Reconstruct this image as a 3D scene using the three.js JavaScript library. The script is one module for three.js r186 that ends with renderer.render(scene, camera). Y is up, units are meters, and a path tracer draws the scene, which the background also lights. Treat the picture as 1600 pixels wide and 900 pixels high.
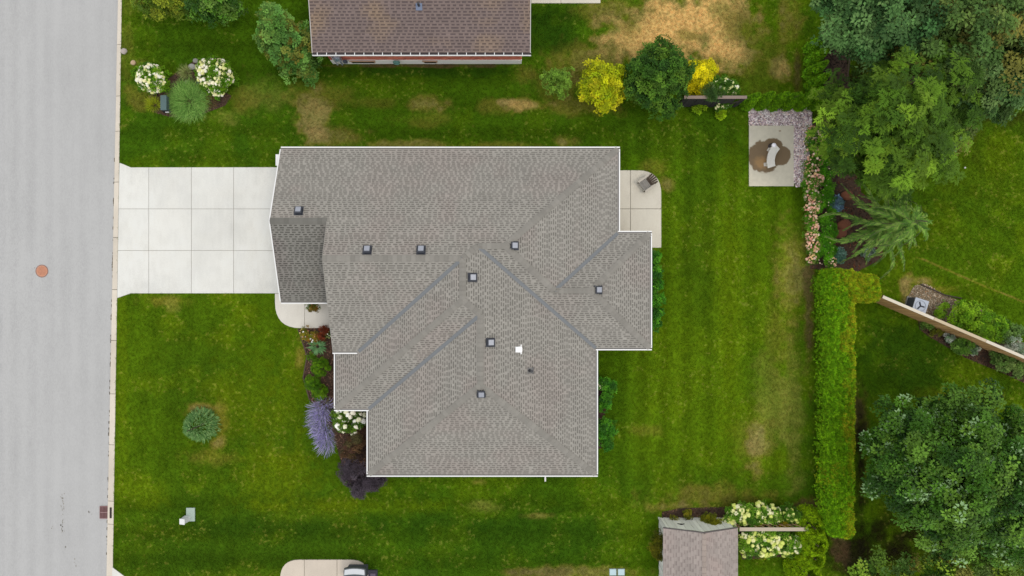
import * as THREE from 'three';
import { mergeGeometries } from 'three/addons/utils/BufferGeometryUtils.js';

// ------------------------------------------------------------------ camera, sky, sun, exposure
const H = 40, F = 800 / 0.75;                       // drone height in metres; focal length in photo pixels
const scene = new THREE.Scene();
const camera = new THREE.PerspectiveCamera(45.75, 16 / 9, 0.5, 3000);
camera.position.set(0, H, 0); camera.up.set(0, 0, -1); camera.lookAt(0, 0, 0);

const skyW = 128, skyH = 64, skyData = new Float32Array(skyW * skyH * 4);
for (let j = 0; j < skyH; j++) for (let i = 0; i < skyW; i++) {
  const el = ((j + 0.5) / skyH - 0.5) * Math.PI, s = Math.max(0, Math.sin(el));
  const l = 0.8 * (1 + 0.35 * s);                  // even bright overcast, lighter towards the zenith
  const o = (j * skyW + i) * 4;
  skyData[o] = l * 0.985; skyData[o + 1] = l; skyData[o + 2] = l * 1.03; skyData[o + 3] = 1;
}
const sky = new THREE.DataTexture(skyData, skyW, skyH, THREE.RGBAFormat, THREE.FloatType);
sky.mapping = THREE.EquirectangularReflectionMapping; sky.magFilter = THREE.LinearFilter; sky.needsUpdate = true;
scene.background = sky; scene.environment = sky;

const sun = new THREE.DirectionalLight(0xfff3e2, 0.65);
sun.position.set(20, 52, 5); sun.target.position.set(0, 0, 0);
sun.castShadow = true; sun.shadow.radius = 24; sun.shadow.mapSize.set(2048, 2048);
Object.assign(sun.shadow.camera, { left: -45, right: 45, top: 45, bottom: -45, near: 1, far: 200 });
scene.add(sun, sun.target);

const renderer = new THREE.WebGLRenderer({ antialias: true });
renderer.setSize(1024, 576);
renderer.toneMapping = THREE.LinearToneMapping;
renderer.toneMappingExposure = 1.22;
renderer.shadowMap.enabled = true;

// ------------------------------------------------------------------ helpers
function rngOf(seed) { let a = seed >>> 0; return () => { a = (a + 0x6D2B79F5) | 0; let t = Math.imul(a ^ (a >>> 15), 1 | a); t = (t + Math.imul(t ^ (t >>> 7), 61 | t)) ^ t; return ((t ^ (t >>> 14)) >>> 0) / 4294967296; }; }
const R = rngOf(20240611);
const rr = (a, b) => a + (b - a) * R();
const V = (x, y, z) => new THREE.Vector3(x, y, z);
const at = (px, py, h = 0) => [(px - 800) * (H - h) / F, (py - 450) * (H - h) / F];   // where a point seen at that pixel stands when it is h metres up
const P3 = (px, py, h = 0) => { const [x, z] = at(px, py, h); return V(x, h, z); };
const clamp = (x, a, b) => Math.min(b, Math.max(a, x));
const lerp = (a, b, t) => a + (b - a) * t;
const smooth = (a, b, x) => { const t = clamp((x - a) / (b - a), 0, 1); return t * t * (3 - 2 * t); };
const lin = (c) => { c /= 255; return c <= 0.04045 ? c / 12.92 : Math.pow((c + 0.055) / 1.055, 2.4); };
const srgb8 = (c) => { c = clamp(c, 0, 1); return 255 * (c <= 0.0031308 ? c * 12.92 : 1.055 * Math.pow(c, 1 / 2.4) - 0.055); };
const GAIN = 1.38;                                   // how much brighter than its base colour a lit level surface is drawn
const T = (r, g, b, k = 1) => [lin(r) / GAIN * k, lin(g) / GAIN * k, lin(b) / GAIN * k];   // base colour of what is seen as r g b
const mul = (c, k) => [c[0] * k, c[1] * k, c[2] * k];
const mix = (a, b, t) => [lerp(a[0], b[0], t), lerp(a[1], b[1], t), lerp(a[2], b[2], t)];

const perm = new Uint8Array(65536); { const q = rngOf(77); for (let i = 0; i < 65536; i++) perm[i] = q() * 256; }
const hash = (x, y) => perm[((x & 255) << 8 | (y & 255)) ^ ((Math.imul(x >> 8, 7919) + Math.imul(y >> 8, 104729)) & 65535)] / 255;
function noise(x, y) {
  const xi = Math.floor(x), yi = Math.floor(y), fx = x - xi, fy = y - yi, u = fx * fx * (3 - 2 * fx), v = fy * fy * (3 - 2 * fy);
  const a = hash(xi, yi), b = hash(xi + 1, yi), c = hash(xi, yi + 1), d = hash(xi + 1, yi + 1);
  return a + (b - a) * u + (c - a) * v + (a - b - c + d) * u * v;
}
const fbm = (x, y, n = 4) => { let s = 0, a = 0.5, t = 0; for (let i = 0; i < n; i++) { s += a * noise(x, y); t += a; a *= 0.5; x = x * 2.03 + 17.3; y = y * 2.03 + 9.1; } return s / t; };

const counts = {};
function numbered(name) { const n = counts[name] = (counts[name] ?? -1) + 1; return n ? `${name}_${String(n).padStart(3, '0')}` : name; }
function tag(o, label, category, group, kind) { o.userData.label = label; o.userData.category = category; if (group) o.userData.group = group; if (kind) o.userData.kind = kind; return o; }
function thing(name, label, category, pos = [0, 0, 0], { group, kind, turn = 0 } = {}) {
  const o = new THREE.Group(); o.name = numbered(name); o.position.set(...pos); o.rotation.y = turn; scene.add(o);
  return tag(o, label, category, group, kind);
}
function mesh(name, geo, mat, parent, kind) {
  const m = new THREE.Mesh(geo, mat); m.name = parent === scene ? numbered(name) : name; m.castShadow = m.receiveShadow = true;
  if (kind) m.userData.kind = kind; parent.add(m); return m;
}
class MB {                                          // collects faces with a colour each, makes one mesh of them
  constructor() { this.p = []; this.c = []; this.u = []; }
  tri(a, b, c, col = [1, 1, 1], uv) { for (const q of [a, b, c]) { this.p.push(q.x, q.y, q.z); this.c.push(...col); } if (uv) this.u.push(...uv); else for (const q of [a, b, c]) this.u.push(q.x + q.y * 0.31, q.z + q.y); return this; }
  quad(a, b, c, d, col) { return this.tri(a, b, c, col).tri(a, c, d, col); }
  hexa(q, col) { // q: 4 bottom, 4 top corners, same order
    const [a, b, c, d, e, f, g, h] = q; this.quad(e, f, g, h, col).quad(d, c, b, a, col);
    this.quad(a, b, f, e, col).quad(b, c, g, f, col).quad(c, d, h, g, col).quad(d, a, e, h, col); return this;
  }
  box(cx, cy, cz, sx, sy, sz, col, turn = 0, tilt) {
    const e = new THREE.Euler(tilt ? tilt[0] : 0, turn, tilt ? tilt[1] : 0, 'YXZ'), q = [];
    for (const y of [-1, 1]) for (const [x, z] of [[-1, 1], [1, 1], [1, -1], [-1, -1]]) q.push(V(x * sx / 2, y * sy / 2, z * sz / 2).applyEuler(e).add(V(cx, cy, cz)));
    return this.hexa(q, col);
  }
  bar(a, b, w, t, col) { // a board from a to b, w wide across (level), t thick
    const d = b.clone().sub(a).normalize(), s = V(-d.z, 0, d.x); if (s.lengthSq() < 1e-6) s.set(1, 0, 0); s.normalize(); const n = s.clone().cross(d).normalize(); if (n.y < 0) n.negate();
    const o = (p, i, j) => p.clone().addScaledVector(s, i * w / 2).addScaledVector(n, j * t / 2);
    return this.hexa([o(a, -1, -1), o(a, 1, -1), o(b, 1, -1), o(b, -1, -1), o(a, -1, 1), o(a, 1, 1), o(b, 1, 1), o(b, -1, 1)], col);
  }
  geo() {
    const g = new THREE.BufferGeometry(); g.setAttribute('position', new THREE.Float32BufferAttribute(this.p, 3)); g.setAttribute('color', new THREE.Float32BufferAttribute(this.c, 3)); g.setAttribute('uv', new THREE.Float32BufferAttribute(this.u, 2));
    g.computeVertexNormals(); return g;
  }
  build(name, mat, parent, kind) { return mesh(name, this.geo(), mat, parent, kind); }
}
const C = (c) => new THREE.Color().setRGB(c[0], c[1], c[2]);
const M = {};
const std = (col, roughness = 0.8, extra = {}) => new THREE.MeshStandardMaterial({ color: C(col), roughness, side: THREE.DoubleSide, ...extra });
M.vc = std([1, 1, 1], 0.85, { vertexColors: true });
M.vcSmooth = std([1, 1, 1], 0.45, { vertexColors: true });
M.white = std([0.68, 0.68, 0.67], 0.5);
M.dark = std([0.03, 0.032, 0.036], 0.6);
M.metal = std([0.55, 0.56, 0.58], 0.4, { metalness: 0.6 });
const leafMat = (rough, tr = 0.3) => new THREE.MeshPhysicalMaterial({ color: 0xffffff, roughness: rough, transmission: tr, thickness: 0, specularIntensity: 0.3, side: THREE.DoubleSide });
M.leaf = leafMat(0.85); M.gloss = leafMat(0.62, 0.15);
M.glossy = new THREE.MeshPhysicalMaterial({ color: 0xffffff, roughness: 0.42, specularIntensity: 0.35, side: THREE.DoubleSide });
M.needle = new THREE.MeshPhysicalMaterial({ color: 0xffffff, roughness: 0.8, specularIntensity: 0.25, side: THREE.DoubleSide });
M.grass = new THREE.MeshPhysicalMaterial({ color: 0xffffff, roughness: 0.9, specularIntensity: 0.05, side: THREE.DoubleSide });
M.bark = std([0.09, 0.065, 0.045], 0.95);

function texOf(w, h, metresX, metresY, fn, { data = false } = {}) {
  const d = new Uint8Array(w * h * 4);
  for (let j = 0; j < h; j++) for (let i = 0; i < w; i++) { const c = fn(i / w, j / h, i, j), o = (j * w + i) * 4; for (let k = 0; k < 3; k++) d[o + k] = data ? clamp(c[k], 0, 1) * 255 : srgb8(c[k]); d[o + 3] = 255; }
  const t = new THREE.DataTexture(d, w, h); t.wrapS = t.wrapT = THREE.RepeatWrapping; t.magFilter = THREE.LinearFilter; t.minFilter = THREE.LinearMipmapLinearFilter; t.generateMipmaps = true;
  if (!data) t.colorSpace = THREE.SRGBColorSpace; t.repeat.set(1 / metresX, 1 / metresY); t.needsUpdate = true; return t;
}
// noise that closes on itself over a period
const loopN = (u, v, f, s = 0) => { const w = (x, y) => noise(x + s, y + s * 1.7); const x = u * f, y = v * f; const a = u, b = v; return lerp(lerp(w(x, y), w(x - f, y), a), lerp(w(x, y - f), w(x - f, y - f), a), b); };

const inPoly = (x, y, p) => { let r = false; for (let i = 0, j = p.length - 1; i < p.length; j = i++) { const [a, b] = p[i], [c, d] = p[j]; if ((b > y) !== (d > y) && x < (c - a) * (y - b) / (d - b) + a) r = !r; } return r; };
function roundPoly(p, radii, n = 8) { // polygon in pixels with some corners rounded
  const out = [];
  p.forEach((q, i) => {
    const r = radii[i] || 0; if (!r) return out.push(q);
    const a = p[(i + p.length - 1) % p.length], b = p[(i + 1) % p.length], d = (s, t) => Math.hypot(t[0] - s[0], t[1] - s[1]);
    const s = [lerp(q[0], a[0], r / d(q, a)), lerp(q[1], a[1], r / d(q, a))], e = [lerp(q[0], b[0], r / d(q, b)), lerp(q[1], b[1], r / d(q, b))];
    for (let k = 0; k <= n; k++) { const t = k / n, u = 1 - t; out.push([u * u * s[0] + 2 * u * t * q[0] + t * t * e[0], u * u * s[1] + 2 * u * t * q[1] + t * t * e[1]]); }
  });
  return out;
}
function plate(poly, y0, y1, shrink = 0, h = 0) { // extruded slab over a polygon given in pixels
  let pts = poly.map(([a, b]) => at(a, b, h));
  if (shrink) { const cx = pts.reduce((s, q) => s + q[0], 0) / pts.length, cz = pts.reduce((s, q) => s + q[1], 0) / pts.length; pts = pts.map(([x, z]) => { const l = Math.hypot(x - cx, z - cz); return [x - (x - cx) / l * shrink, z - (z - cz) / l * shrink]; }); }
  const s = new THREE.Shape(pts.map(([x, z]) => new THREE.Vector2(x, -z)));
  const g = new THREE.ExtrudeGeometry(s, { depth: y1 - y0, bevelEnabled: false }); g.rotateX(-Math.PI / 2); g.translate(0, y0, 0); return g;
}
// ------------------------------------------------------------------ ground: lawn, road, kerb, driveway, paths, beds
const kerbL = (py) => 183 - 0.02 * py, kerbR = (py) => 190.5 - 0.0158 * py;
const drivePoly = [[187.5, 254], [205, 262], [450, 261], [450, 458], [205, 458.5], [183.5, 466]];
const walkPoly = roundPoly([[430, 455], [520, 455], [520, 513], [430, 513]], [0, 0, 0, 40]);
const patioPoly = roundPoly([[955, 266], [1033, 266], [1033, 387], [1005, 387], [1005, 360], [955, 360]], [0, 36, 0, 0, 0, 0]);
const padPoly = [[1170, 196.5], [1240, 196.5], [1240, 291], [1170, 291]];
const gravelPoly = [[1170, 168], [1268, 168], [1268, 215], [1258, 290], [1244, 292], [1240, 285], [1240, 196], [1170, 196]];
const southPatioPoly = roundPoly([[438, 874], [577, 874], [577, 960], [438, 960]], [30, 30, 0, 0]);
const frontBed = [[466, 514], [524, 511], [528, 560], [585, 650], [585, 748], [560, 765], [540, 750], [527, 700], [505, 650], [484, 625], [474, 590], [480, 560]];
const islandBed = [[232, 150], [255, 128], [280, 112], [302, 96], [325, 105], [345, 140], [362, 150], [352, 165], [325, 175], [300, 186], [262, 182], [238, 175]];
const shedBed = [[1034, 800], [1060, 794], [1130, 792], [1180, 800], [1262, 790], [1275, 800], [1262, 830], [1255, 868], [1160, 874], [1150, 845], [1034, 830]];
const eastBedA = [[1000, 392], [1024, 390], [1028, 450], [1026, 512], [1000, 515]];
const eastBedB = [[920, 590], [942, 592], [946, 640], [940, 700], [920, 705]];
const borderBed = [[1262, 196], [1300, 180], [1345, 250], [1345, 300], [1385, 330], [1378, 405], [1340, 424], [1266, 420], [1262, 300]];
const acBed = [[1414, 470], [1428, 447], [1445, 443], [1478, 462], [1540, 485], [1602, 540], [1602, 565], [1500, 520]];
const fenceBed = [[1434, 500], [1445, 497], [1520, 525], [1604, 560], [1604, 600], [1560, 580], [1510, 560], [1450, 525], [1437, 515]];
const topBedPoly = [[1282, 60], [1320, 60], [1330, 150], [1300, 165], [1288, 150]];
const topPatioPoly = [[830, -40], [938, -40], [938, 5.5], [830, 5.5]];
const cornerPoly = [[176, 886], [200, 904], [240, 912], [240, 960], [174, 960]];
const shedFoot = [[1030, 809], [1148, 809], [1148, 960], [1030, 960]];
const nbrFoot = [[519, -80], [815, -80], [815, 100], [519, 100]];
const houseFoot = [[485, 262], [945, 262], [945, 385], [995, 385], [995, 525], [915, 525], [915, 715], [595, 715], [595, 640], [545, 630], [545, 545], [520, 500], [485, 470]];
const noGrass = [drivePoly, walkPoly, patioPoly, padPoly, gravelPoly, southPatioPoly, frontBed, islandBed, shedBed, eastBedA, eastBedB, borderBed, acBed, fenceBed, topBedPoly, topPatioPoly, cornerPoly, shedFoot, nbrFoot, houseFoot]
  .map((p) => ({ p, x0: Math.min(...p.map((q) => q[0])), x1: Math.max(...p.map((q) => q[0])), y0: Math.min(...p.map((q) => q[1])), y1: Math.max(...p.map((q) => q[1])) }));
const isLawn = (px, py) => px > kerbR(py) && !noGrass.some((b) => px > b.x0 && px < b.x1 && py > b.y0 && py < b.y1 && inPoly(px, py, b.p));

// grass colours over the lawns: mown stripes, thatch, burnt and bare patches, painted-in shade
const gMid = T(62, 96, 14), gDark = T(36, 68, 14), gLime = T(84, 112, 14), gOlive = T(92, 98, 24), straw = T(136, 124, 66), tan = T(172, 150, 96), tanC = T(198, 168, 102), soil = T(96, 78, 52), humusShade = T(34, 34, 20), pale = T(124, 132, 70);
const patches = [ // px, py, rx, ry, colour, strength
  [492, 185, 26, 42, tan, .75], [500, 150, 55, 22, straw, .45], [520, 215, 50, 18, tan, .45], [667, 163, 34, 14, tan, .5], [672, 188, 42, 14, straw, .35], [790, 160, 13, 6, tan, 1], [770, 165, 24, 12, straw, .45], [880, 222, 20, 10, tan, .6], [640, 226, 70, 8, tan, .5], [770, 228, 70, 7, straw, .55], [590, 160, 40, 10, straw, .25],
  [1080, 40, 120, 46, tanC, 1], [1000, 62, 66, 44, tanC, .75], [965, 20, 60, 32, straw, .8], [1130, 82, 46, 28, tanC, .9], [1190, 90, 50, 60, straw, .5], [925, 95, 66, 30, straw, .8], [900, 168, 80, 14, straw, .6], [825, 165, 34, 9, tanC, .5], [1230, 30, 24, 60, straw, .75], [1222, 108, 18, 18, tanC, .6], [1060, 110, 60, 30, straw, .5], [870, 130, 45, 30, straw, .55], [1245, 120, 8, 60, soil, .6],
  [1150, 40, 30, 26, gOlive, .7], [1195, 80, 30, 50, gMid, .45], [1080, 56, 22, 10, gOlive, .6], [1120, 95, 14, 10, gOlive, .6], [985, 40, 16, 20, gOlive, .5], [1100, 60, 12, 12, gDark, .6], [1170, 50, 18, 20, gMid, .6], [1010, 75, 8, 6, gDark, .7], [868, 48, 38, 32, gDark, .9], [1185, 130, 30, 12, gMid, .5], [960, 45, 10, 8, gMid, .5], [1120, 15, 18, 10, gMid, .4],
  [215, 152, 24, 20, straw, .5], [200, 60, 14, 90, straw, .3], [378, 160, 26, 18, straw, .45], [352, 185, 26, 16, pale, .35], [215, 100, 16, 10, tan, .25], [420, 150, 40, 24, pale, .25], [345, 215, 20, 18, gLime, .3],
  [1238, 430, 26, 70, tan, .55], [1263, 470, 9, 140, soil, .7], [1215, 520, 26, 70, straw, .35], [1182, 700, 16, 38, tan, .85], [1182, 690, 34, 50, straw, .35], [1105, 776, 90, 20, straw, .65], [1050, 792, 60, 10, tan, .45], [1205, 640, 30, 80, pale, .4], [1258, 790, 22, 12, soil, .7], [1025, 263, 25, 14, straw, .45], [1040, 287, 12, 12, tan, .55], [1005, 672, 24, 12, straw, .4], [900, 894, 110, 10, tan, .5], [840, 895, 50, 8, soil, .4], [755, 792, 26, 12, pale, .45], [745, 753, 16, 6, tan, .4], [842, 806, 22, 5, tan, .5], [1060, 560, 40, 60, gLime, .25], [1140, 480, 22, 220, gLime, .5], [1240, 640, 18, 120, pale, .4], [1180, 560, 30, 60, gMid, .4], [1090, 350, 30, 160, gDark, .3],
  [320, 638, 28, 10, tan, .6], [345, 655, 16, 30, straw, .6], [342, 692, 14, 12, tan, .6], [330, 715, 40, 14, straw, .35], [255, 470, 34, 9, straw, .45], [268, 478, 12, 14, pale, .4], [468, 560, 10, 26, tan, .4], [190, 610, 9, 200, gLime, .3], [380, 620, 60, 60, gLime, .35], [430, 740, 60, 60, gLime, .5], [230, 770, 30, 20, gLime, .4], [450, 640, 30, 60, gLime, .3],
  [560, 790, 150, 14, gLime, .5], [700, 815, 120, 14, gDark, .5], [420, 822, 200, 16, gDark, .6], [850, 840, 120, 40, gDark, .5], [760, 300, 1, 1, gDark, 0],
  [1335, 640, 22, 40, soil, .7], [1500, 622, 70, 16, olive(), .6], [1350, 870, 70, 50, humusShade, .95], [1310, 850, 16, 40, soil, .8], [1345, 740, 10, 120, humusShade, .95], [1480, 830, 120, 60, humusShade, .95], [1416, 452, 12, 26, tan, .9], [1440, 440, 26, 8, tan, .9], [1470, 452, 22, 8, straw, .7], [1310, 110, 22, 60, humusShade, 1], [1360, 180, 80, 90, humusShade, .8], [1450, 100, 150, 120, humusShade, .9], [1400, 260, 60, 40, gLime, .2], [1520, 260, 90, 60, gLime, .25], [1460, 380, 80, 60, gMid, .3], [1420, 560, 70, 50, gDark, .7], [1560, 610, 60, 26, gDark, .5], [1380, 520, 30, 30, gDark, .6],  // bare soil, plus shade painted under the trees and right of the hedge
  [660, 112, 160, 10, gDark, .8], [650, 103, 160, 3, soil, .8], [820, 118, 20, 16, straw, .4],  // dark grass strip paints in the shade along the brick wall
];
function olive() { return gOlive; }
function lawnColor(x, z) {
  const px = 800 + x * F / H, py = 450 + z * F / H;
  const n1 = fbm(x * 0.16, z * 0.16, 3), n2 = fbm(x * 0.7 + 40, z * 0.7, 3), n3 = noise(x * 6, z * 6 + 11), n4 = noise(x * 2.4 + 90, z * 2.4), n5 = noise(x * 11 + 31, z * 11) * .6 + n3 * .4;
  let c = mix(gMid, gDark, clamp((n1 - 0.42) * 1.7, 0, 0.5));
  c = mix(c, gLime, clamp((n2 - 0.47) * 1.5, 0, 0.42));
  c = mix(c, gDark, smooth(262, 230, py) * smooth(1180, 1130, px) * .4); c = mix(c, gDark, smooth(750, 830, py) * smooth(1040, 900, px) * .45); c = mix(c, gLime, smooth(960, 1010, px) * smooth(1270, 1230, px) * smooth(200, 420, py) * smooth(800, 700, py) * .35);
  let s = 0;                                          // the mower's stripes
  if (px > 965 && py > 190 && py < 800 && px < 1280) s = Math.sin(px * 0.185 + n1 * 2) * 0.14;
  else if (px >= 1370 && py < 620) s = Math.sin((px * 0.42 - py) * 0.16 + n1) * 0.08;
  else if (py > 750 || (py < 262 && px < 1170)) s = Math.sin(py * 0.14 + n1 * 2) * 0.13;
  else if (px < 560) s = Math.sin(px * 0.13 + py * 0.02 + n1) * 0.07;
  c = mul(c, 1 + s + (n4 - 0.5) * 0.2);
  const edge = (n2 - 0.5) * 1.5 + (n4 - 0.5) * 0.9 + (n3 - 0.5) * 0.5;
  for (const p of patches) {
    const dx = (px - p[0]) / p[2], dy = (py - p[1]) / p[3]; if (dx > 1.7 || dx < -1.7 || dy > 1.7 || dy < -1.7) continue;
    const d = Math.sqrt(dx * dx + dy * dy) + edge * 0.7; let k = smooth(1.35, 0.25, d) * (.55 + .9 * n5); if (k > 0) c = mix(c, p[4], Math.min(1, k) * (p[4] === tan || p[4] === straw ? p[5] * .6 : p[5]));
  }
  const ln = Math.abs((py - 404) - (px - 1436) * 0.42 - (n2 - .5) * 4); if (px > 1430 && ln < 2.5) c = mix(c, straw, 0.5 * (1 - ln / 2.5) * n4 * 1.6);
  if (n5 > 0.74 && n2 > 0.5) c = mix(c, pale, 0.28);
  c = mul(c, 1.5 * (0.8 + 0.4 * n5)); const gr = smooth(-.05, .25, (c[1] - c[0]) / c[1]); return [c[0] * lerp(.97, 1.14, gr) * (px < 560 && py > 455 ? 1.1 : px > 1370 ? 1.06 : 1), c[1] * lerp(.92, 1, gr), c[2] * lerp(.95, .7, gr)];
}
{
  const g = new THREE.PlaneGeometry(900, 900); g.rotateX(-Math.PI / 2); g.translate(0, -0.3, 0);
  const t = texOf(256, 256, 12, 12, (u, v) => mix(gMid, gDark, loopN(u, v, 9)));
  tag(mesh('ground', g, new THREE.MeshStandardMaterial({ map: t, roughness: 0.95 }), scene), 'level green ground stretching away round the lots', 'ground', null, 'structure');
}
const LX0 = -24, LX1 = 36, LZ0 = -20.5, LZ1 = 20.5;
{
  const w = 2048, h = 1400;
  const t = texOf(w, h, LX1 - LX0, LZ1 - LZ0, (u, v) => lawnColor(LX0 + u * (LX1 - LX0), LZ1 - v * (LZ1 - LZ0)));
  t.wrapS = t.wrapT = THREE.ClampToEdgeWrapping; t.repeat.set(1, 1);
  const a = [at(kerbR(-100), -100), at(kerbR(1000), 1000)];
  const s = new THREE.Shape([new THREE.Vector2(a[0][0], -a[0][1]), new THREE.Vector2(LX1, -a[0][1]), new THREE.Vector2(LX1, -a[1][1]), new THREE.Vector2(a[1][0], -a[1][1])]);
  const g = new THREE.ShapeGeometry(s); const p = g.attributes.position, uv = g.attributes.uv;
  for (let i = 0; i < p.count; i++) uv.setXY(i, (p.getX(i) - LX0) / (LX1 - LX0), (p.getY(i) + LZ1) / (LZ1 - LZ0));
  g.rotateX(-Math.PI / 2);
  tag(mesh('lawn', g, new THREE.MeshPhysicalMaterial({ map: t, roughness: 0.95, specularIntensity: 0.05 }), scene), 'mown lawns with burnt patches running round the houses', 'lawn', null, 'structure');
}
{ // grass blades standing on the lawn
  const b = new MB(); const q = rngOf(5);
  for (let i = 0; i < 5; i++) {
    const a = i * 1.26 + q() * 0.8, r = 0.006 + q() * 0.02, l = 0.03 + q() * 0.03, w = 0.008, h = 0.022 + q() * 0.02, ca = Math.cos(a), sa = Math.sin(a);
    const o = V(ca * r, 0, sa * r), s = V(-sa * w, 0, ca * w), m = V(ca * (r + l * .45), h * .85, sa * (r + l * .45)), t = V(ca * (r + l), h, sa * (r + l));
    b.quad(o.clone().sub(s), o.clone().add(s), m.clone().add(s.clone().multiplyScalar(.8)), m.clone().sub(s.clone().multiplyScalar(.8))).tri(m.clone().sub(s.clone().multiplyScalar(.8)), m.clone().add(s.clone().multiplyScalar(.8)), t);
  }
  const N = 240000, im = new THREE.InstancedMesh(b.geo(), M.grass, N), m4 = new THREE.Matrix4(), e = new THREE.Euler(), qn = new THREE.Quaternion(), col = new THREE.Color();
  let n = 0, guard = 0; const g = rngOf(99);
  while (n < N && guard++ < N * 3) {
    const x = -23.9 + g() * 57, z = -19.4 + g() * 38.8, px = 800 + x * F / H, py = 450 + z * F / H;
    if (!isLawn(px, py)) continue;
    const s = 0.75 + g() * 0.7; e.set(0, g() * 6.283, 0); m4.compose(V(x, 0, z), qn.setFromEuler(e), V(s, s * (0.7 + g() * .6), s));
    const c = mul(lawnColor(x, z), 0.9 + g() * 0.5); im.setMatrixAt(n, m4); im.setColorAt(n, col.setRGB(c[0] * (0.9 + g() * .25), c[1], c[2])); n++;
  }
  im.count = n; im.name = numbered('grass'); im.receiveShadow = im.castShadow = true; scene.add(im); tag(im, 'short mown grass blades covering the lawns', 'grass', null, 'stuff');
}
// concrete and asphalt
const concreteTex = texOf(1024, 1024, 7.3, 7.3, (u, v) => { const k = 0.86 + 0.16 * loopN(u, v, 4, 3) + 0.1 * (loopN(u, v, 17, 8) - .5) + 0.06 * (loopN(u, v * .2, 60, 21) - .5) + 0.12 * (loopN(u, v, 220, 5) - .5); const w = loopN(u, v, 11, 31); return [k, k * (1 - .012 * w), k * (1 - .03 * w)]; });
const concrete = (col, map = concreteTex) => new THREE.MeshStandardMaterial({ color: C(col), map, roughness: 0.9 });
M.drive = concrete(T(238, 238, 232)); M.patio = concrete(T(238, 232, 216)); M.walk = concrete(T(240, 236, 226)); M.kerb = concrete(T(232, 222, 206)); M.beige = concrete(T(222, 210, 194)); M.joint = std(T(168, 162, 148), 0.95); M.jointGreen = std(T(110, 108, 92), 0.95);
{
  const roadTex = texOf(1024, 2048, 10, 27, (u, v) => {
    const track = 0.035 * Math.sin(u * 62) * loopN(u, v * .2, 7, 2) + 0.03 * (loopN(u, v * 0.02, 60, 4) - .5);
    let k = 0.93 + 0.08 * (loopN(u, v, 7, 1) - .5) + 0.05 * (loopN(u, v, 90, 9) - .5) + 0.2 * (loopN(u, v, 400, 6) - .5) + 0.07 * (loopN(u, v, 30, 16) - .5) + track; return [k, k, k * 1.003];
  });
  const m = new THREE.MeshStandardMaterial({ map: roadTex, color: C(T(192, 192, 191)), roughness: 0.92 });
  const a = at(kerbL(-900), -900), b = at(kerbL(1800), 1800), W = 9.6, y = -0.085;
  const g = new THREE.BufferGeometry(); const p = [a[0] - W, y, a[1], b[0] - W, y, b[1], b[0], y, b[1], a[0], y, a[1]];
  g.setAttribute('position', new THREE.Float32BufferAttribute(p, 3)); g.setAttribute('uv', new THREE.Float32BufferAttribute([a[0] - W, -a[1], b[0] - W, -b[1], b[0], -b[1], a[0], -a[1]], 2)); g.setIndex([0, 1, 2, 0, 2, 3]); g.computeVertexNormals();
  const road = tag(mesh('road', g, m, scene), 'pale worn asphalt street along the kerb', 'road', null, 'structure');
  // tyre scuffs, an oil stain and a fine crack lie on the asphalt as films a few millimetres thick
  const st = new MB(), q = rngOf(12);
  for (const [px, py, n, sx, sy] of [[97, 790, 26, 3, 22], [96, 824, 22, 2.5, 10], [139, 802, 6, 3, 4], [80, 822, 4, 2, 5], [115, 880, 4, 2, 8], [101, 856, 3, 1, 3], [143, 388, 1, .5, .5], [52, 422, 2, 1, 3]]) for (let i = 0; i < n; i++) {
    const [x, z] = at(px + (q() + q() - 1) * sx * 1.4, py + (q() + q() - 1) * sy * 1.4), r = 0.015 + q() * 0.04, k = 5, o = [];
    for (let j = 0; j < k; j++) o.push(V(x + Math.cos(j * 6.283 / k) * r * (.5 + q()) * .6, y + .004, z - Math.sin(j * 6.283 / k) * r * (.6 + q() * 1.3)));
    for (let j = 1; j < k - 1; j++) st.tri(o[0], o[j], o[j + 1], mul(T(150, 146, 136), .75 + q() * .4));
  }
  st.build('oil_stain', M.vc, road, 'stuff');
  const fw = at(0, 0)[0];
  const vg = plate([[-900, -900], [-71, -900], [-125, 1800], [-900, 1800]], -0.2, 0);
  tag(mesh('verge', vg, new THREE.MeshStandardMaterial({ color: C(gMid), roughness: .95 }), scene), 'grass verge across the street', 'verge', null, 'structure');
}
{ // kerb in cast lengths
  const k = thing('kerb', 'pale concrete kerb in cast lengths between street and lawns', 'kerb', [0, 0, 0], { kind: 'structure' });
  const j = [-110, -20, 69.5, 150, 205, 284.5, 371, 452.5, 532, 615.5, 695, 783, 819, 905, 1010];
  for (let i = 0; i < j.length - 1; i++) {
    const a = j[i] + .35, b = j[i + 1] - .35, m = new MB();
    const A = (px, py, y) => { const [x, z] = at(px, py); return V(x, y, z); };
    const lo = -0.2, l = .004 * (i % 3);
    m.hexa([A(kerbL(b), b, lo), A(kerbR(b), b, lo), A(kerbR(a), a, lo), A(kerbL(a), a, lo), A(kerbL(b) + .8, b, -.03 + l), A(kerbR(b), b, .028 + l), A(kerbR(a), a, .028 + l), A(kerbL(a) + .8, a, -.03 + l)], mul([1, 1, 1], .94 + .08 * R()));
    m.build('kerb_length', i % 2 ? M.kerb : M.kerbB ??= concrete(T(226, 216, 200)), k);
  }
  const d = new MB(), q = rngOf(8);                    // dirt caught in the channel
  for (let i = 0; i < 70; i++) { const py = 240 + q() * 640, [x, z] = at(kerbL(py) - .6 + q() * .8, py); d.box(x, -.075, z, .03 + q() * .05, .015, .05 + q() * .12, mul(T(90, 84, 70), .6 + q() * .8)); }
  d.build('dirt', M.vc, k, 'stuff');
}
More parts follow.
